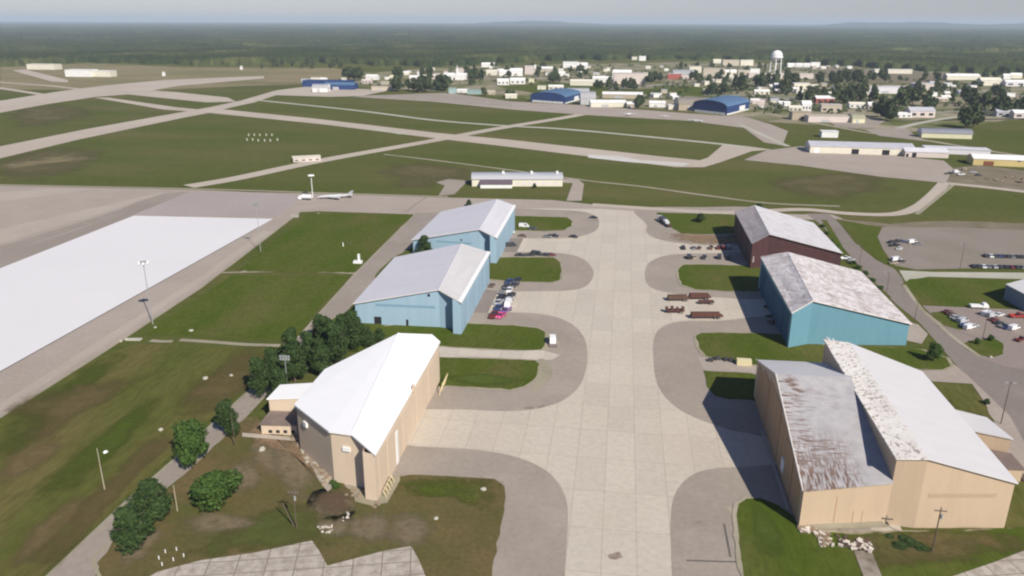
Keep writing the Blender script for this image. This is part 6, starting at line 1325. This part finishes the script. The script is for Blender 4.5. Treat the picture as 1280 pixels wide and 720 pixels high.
debris('rubble_pile', 'tan rubble along the lower wall of the near left hangar', 'rubble', [(385, 565), (392, 575), (397, 582), (402, 590), (378, 556), (408, 600), (372, 548), (388, 572), (405, 594), (399, 578), (383, 562)], [mat('tan_rubble', (.36, .29, .2), (.27, .2, .14), 1), MATS['brown_rubble'], PALE], 6, (.25, .8))
debris('rubble_pile', 'red and pale scrap beside the rear annex of the near right hangar', 'rubble', [(1250, 578), (1257, 580), (1262, 576), (1275, 597)], [MATS['dark_scrap'], MATS['brown_rubble']], 8, (.3, .7))
debris('rubble_pile', 'pale board scraps on the worn lawn right of the utility pole', 'rubble', [(400, 662), (410, 660), (430, 648), (412, 666)], [MATS['white_rubble']], 9, (.08, .28))
debris('rubble_pile', 'tan rubble at the tip of the near left hangar', 'rubble', [(440, 618), (452, 622), (470, 630)], [MATS['tan_rubble']], 10, (.2, .5))
debris('scrap_heap', 'dark scrap heaps along the gravel yard road', 'scrap', [(1236, 224), (1250, 226), (1262, 222), (1275, 228), (1280, 225)], [MATS['dark_scrap'], MATS['tan_rubble']], 11, (.6, 2.0))
debris('scrap_heap', 'dark scrap by the wall of the teal hangar', 'scrap', [(962, 396), (966, 404), (960, 385)], [MATS['dark_scrap']], 12, (.4, .9))
# dark shrub patch near power pole
for i, (x, y, s_) in enumerate(((1125, 684, .5), (1136, 680, .6), (1146, 684, .5), (1156, 688, .4), (1128, 674, .4), (1112, 672, .35))):
    put_tree(pine[i % 3], P(x, y), i, (s_, s_, s_*.16), 'low dark shrub, %s of the thicket left of the dark power pole' % ORD[i], 'shrubs left of the power pole')
for i, (x, y, s_) in enumerate(((420, 610, .3), (416, 605, .25))): put_tree(leafy[i], P(x, y), i, (s_, s_, s_*.4), ['small green shrub at the corner of the near left hangar', 'smaller shrub tucked behind the corner shrub'][i])
# hedge along the roads
for i, (x, y) in enumerate(((1028, 284), (1033, 293), (1039, 303), (1045, 310), (1066, 330), (1073, 336), (1081, 343), (1090, 352), (1100, 362))):
    put_tree(leafy[i % 2], P(x, y), i, (.42, .42, .2), 'green shrub, %s from the far end of the hedge by the east road' % ORD[i], 'hedge shrubs along the east road')
# monument and pits in the west lawn
r = thing('monument', 'small white pillar on a low base in the west lawn', 'monument', P(449, 329))
bm = bmesh.new(); box(bm, -2.6, 1.4, -1.2, 1.2, 0, 1.2); newobj('base', bm, WHITEP, r)
bm = bmesh.new(); box(bm, -.5, .5, -.4, .4, 1.2, 4.6); newobj('pillar', bm, WHITEP, r)
for i, (x, y) in enumerate(((429, 308), (434, 306), (438, 306))):
    bm = bmesh.new(); tube(bm, (0, 0, 0), (0, 0, 1.7), .3, .2, 8); sphere(bm, (0, 0, 1.8), .3, 8, 6)
    simple('post', 'short %s post, %s from the left in the west lawn' % (['white', 'dark', 'dark'][i], ORD[i]), 'post', bm, [WHITEP, WOOD, WOOD][i], P(x, y), 0)
# far white markers in the dry grass
for i, (x, y, lb) in enumerate(((205, 95, 'small white shelter alone in the dry grass'), (302, 87, 'small white shelter close to the forest edge'), (170, 77, 'pale antenna hut at the forest edge'))):
    r = thing('shelter', lb, 'shelter', P(x, y)); bm = bmesh.new(); box(bm, -2.6, 2.6, -2, 2, 0, 6.5); newobj('wall', bm, WHITEP, r)
    bm = bmesh.new(); bmesh.ops.create_cone(bm, cap_ends=True, segments=4, radius1=4, radius2=.2, depth=2.6, matrix=Matrix.Translation((0, 0, 7.8)) @ Matrix.Rotation(rad(45), 4, 'Z')); newobj('roof', bm, cm('cream'), r)
# orange traffic gate on pit
bm = bmesh.new(); box(bm, -6, 6, -1.2, 1.2, 0, 2.8); simple('bus', 'long white bus parked on the east town road', 'bus', bm, WHITEP, P(1214, 117), rad(5))
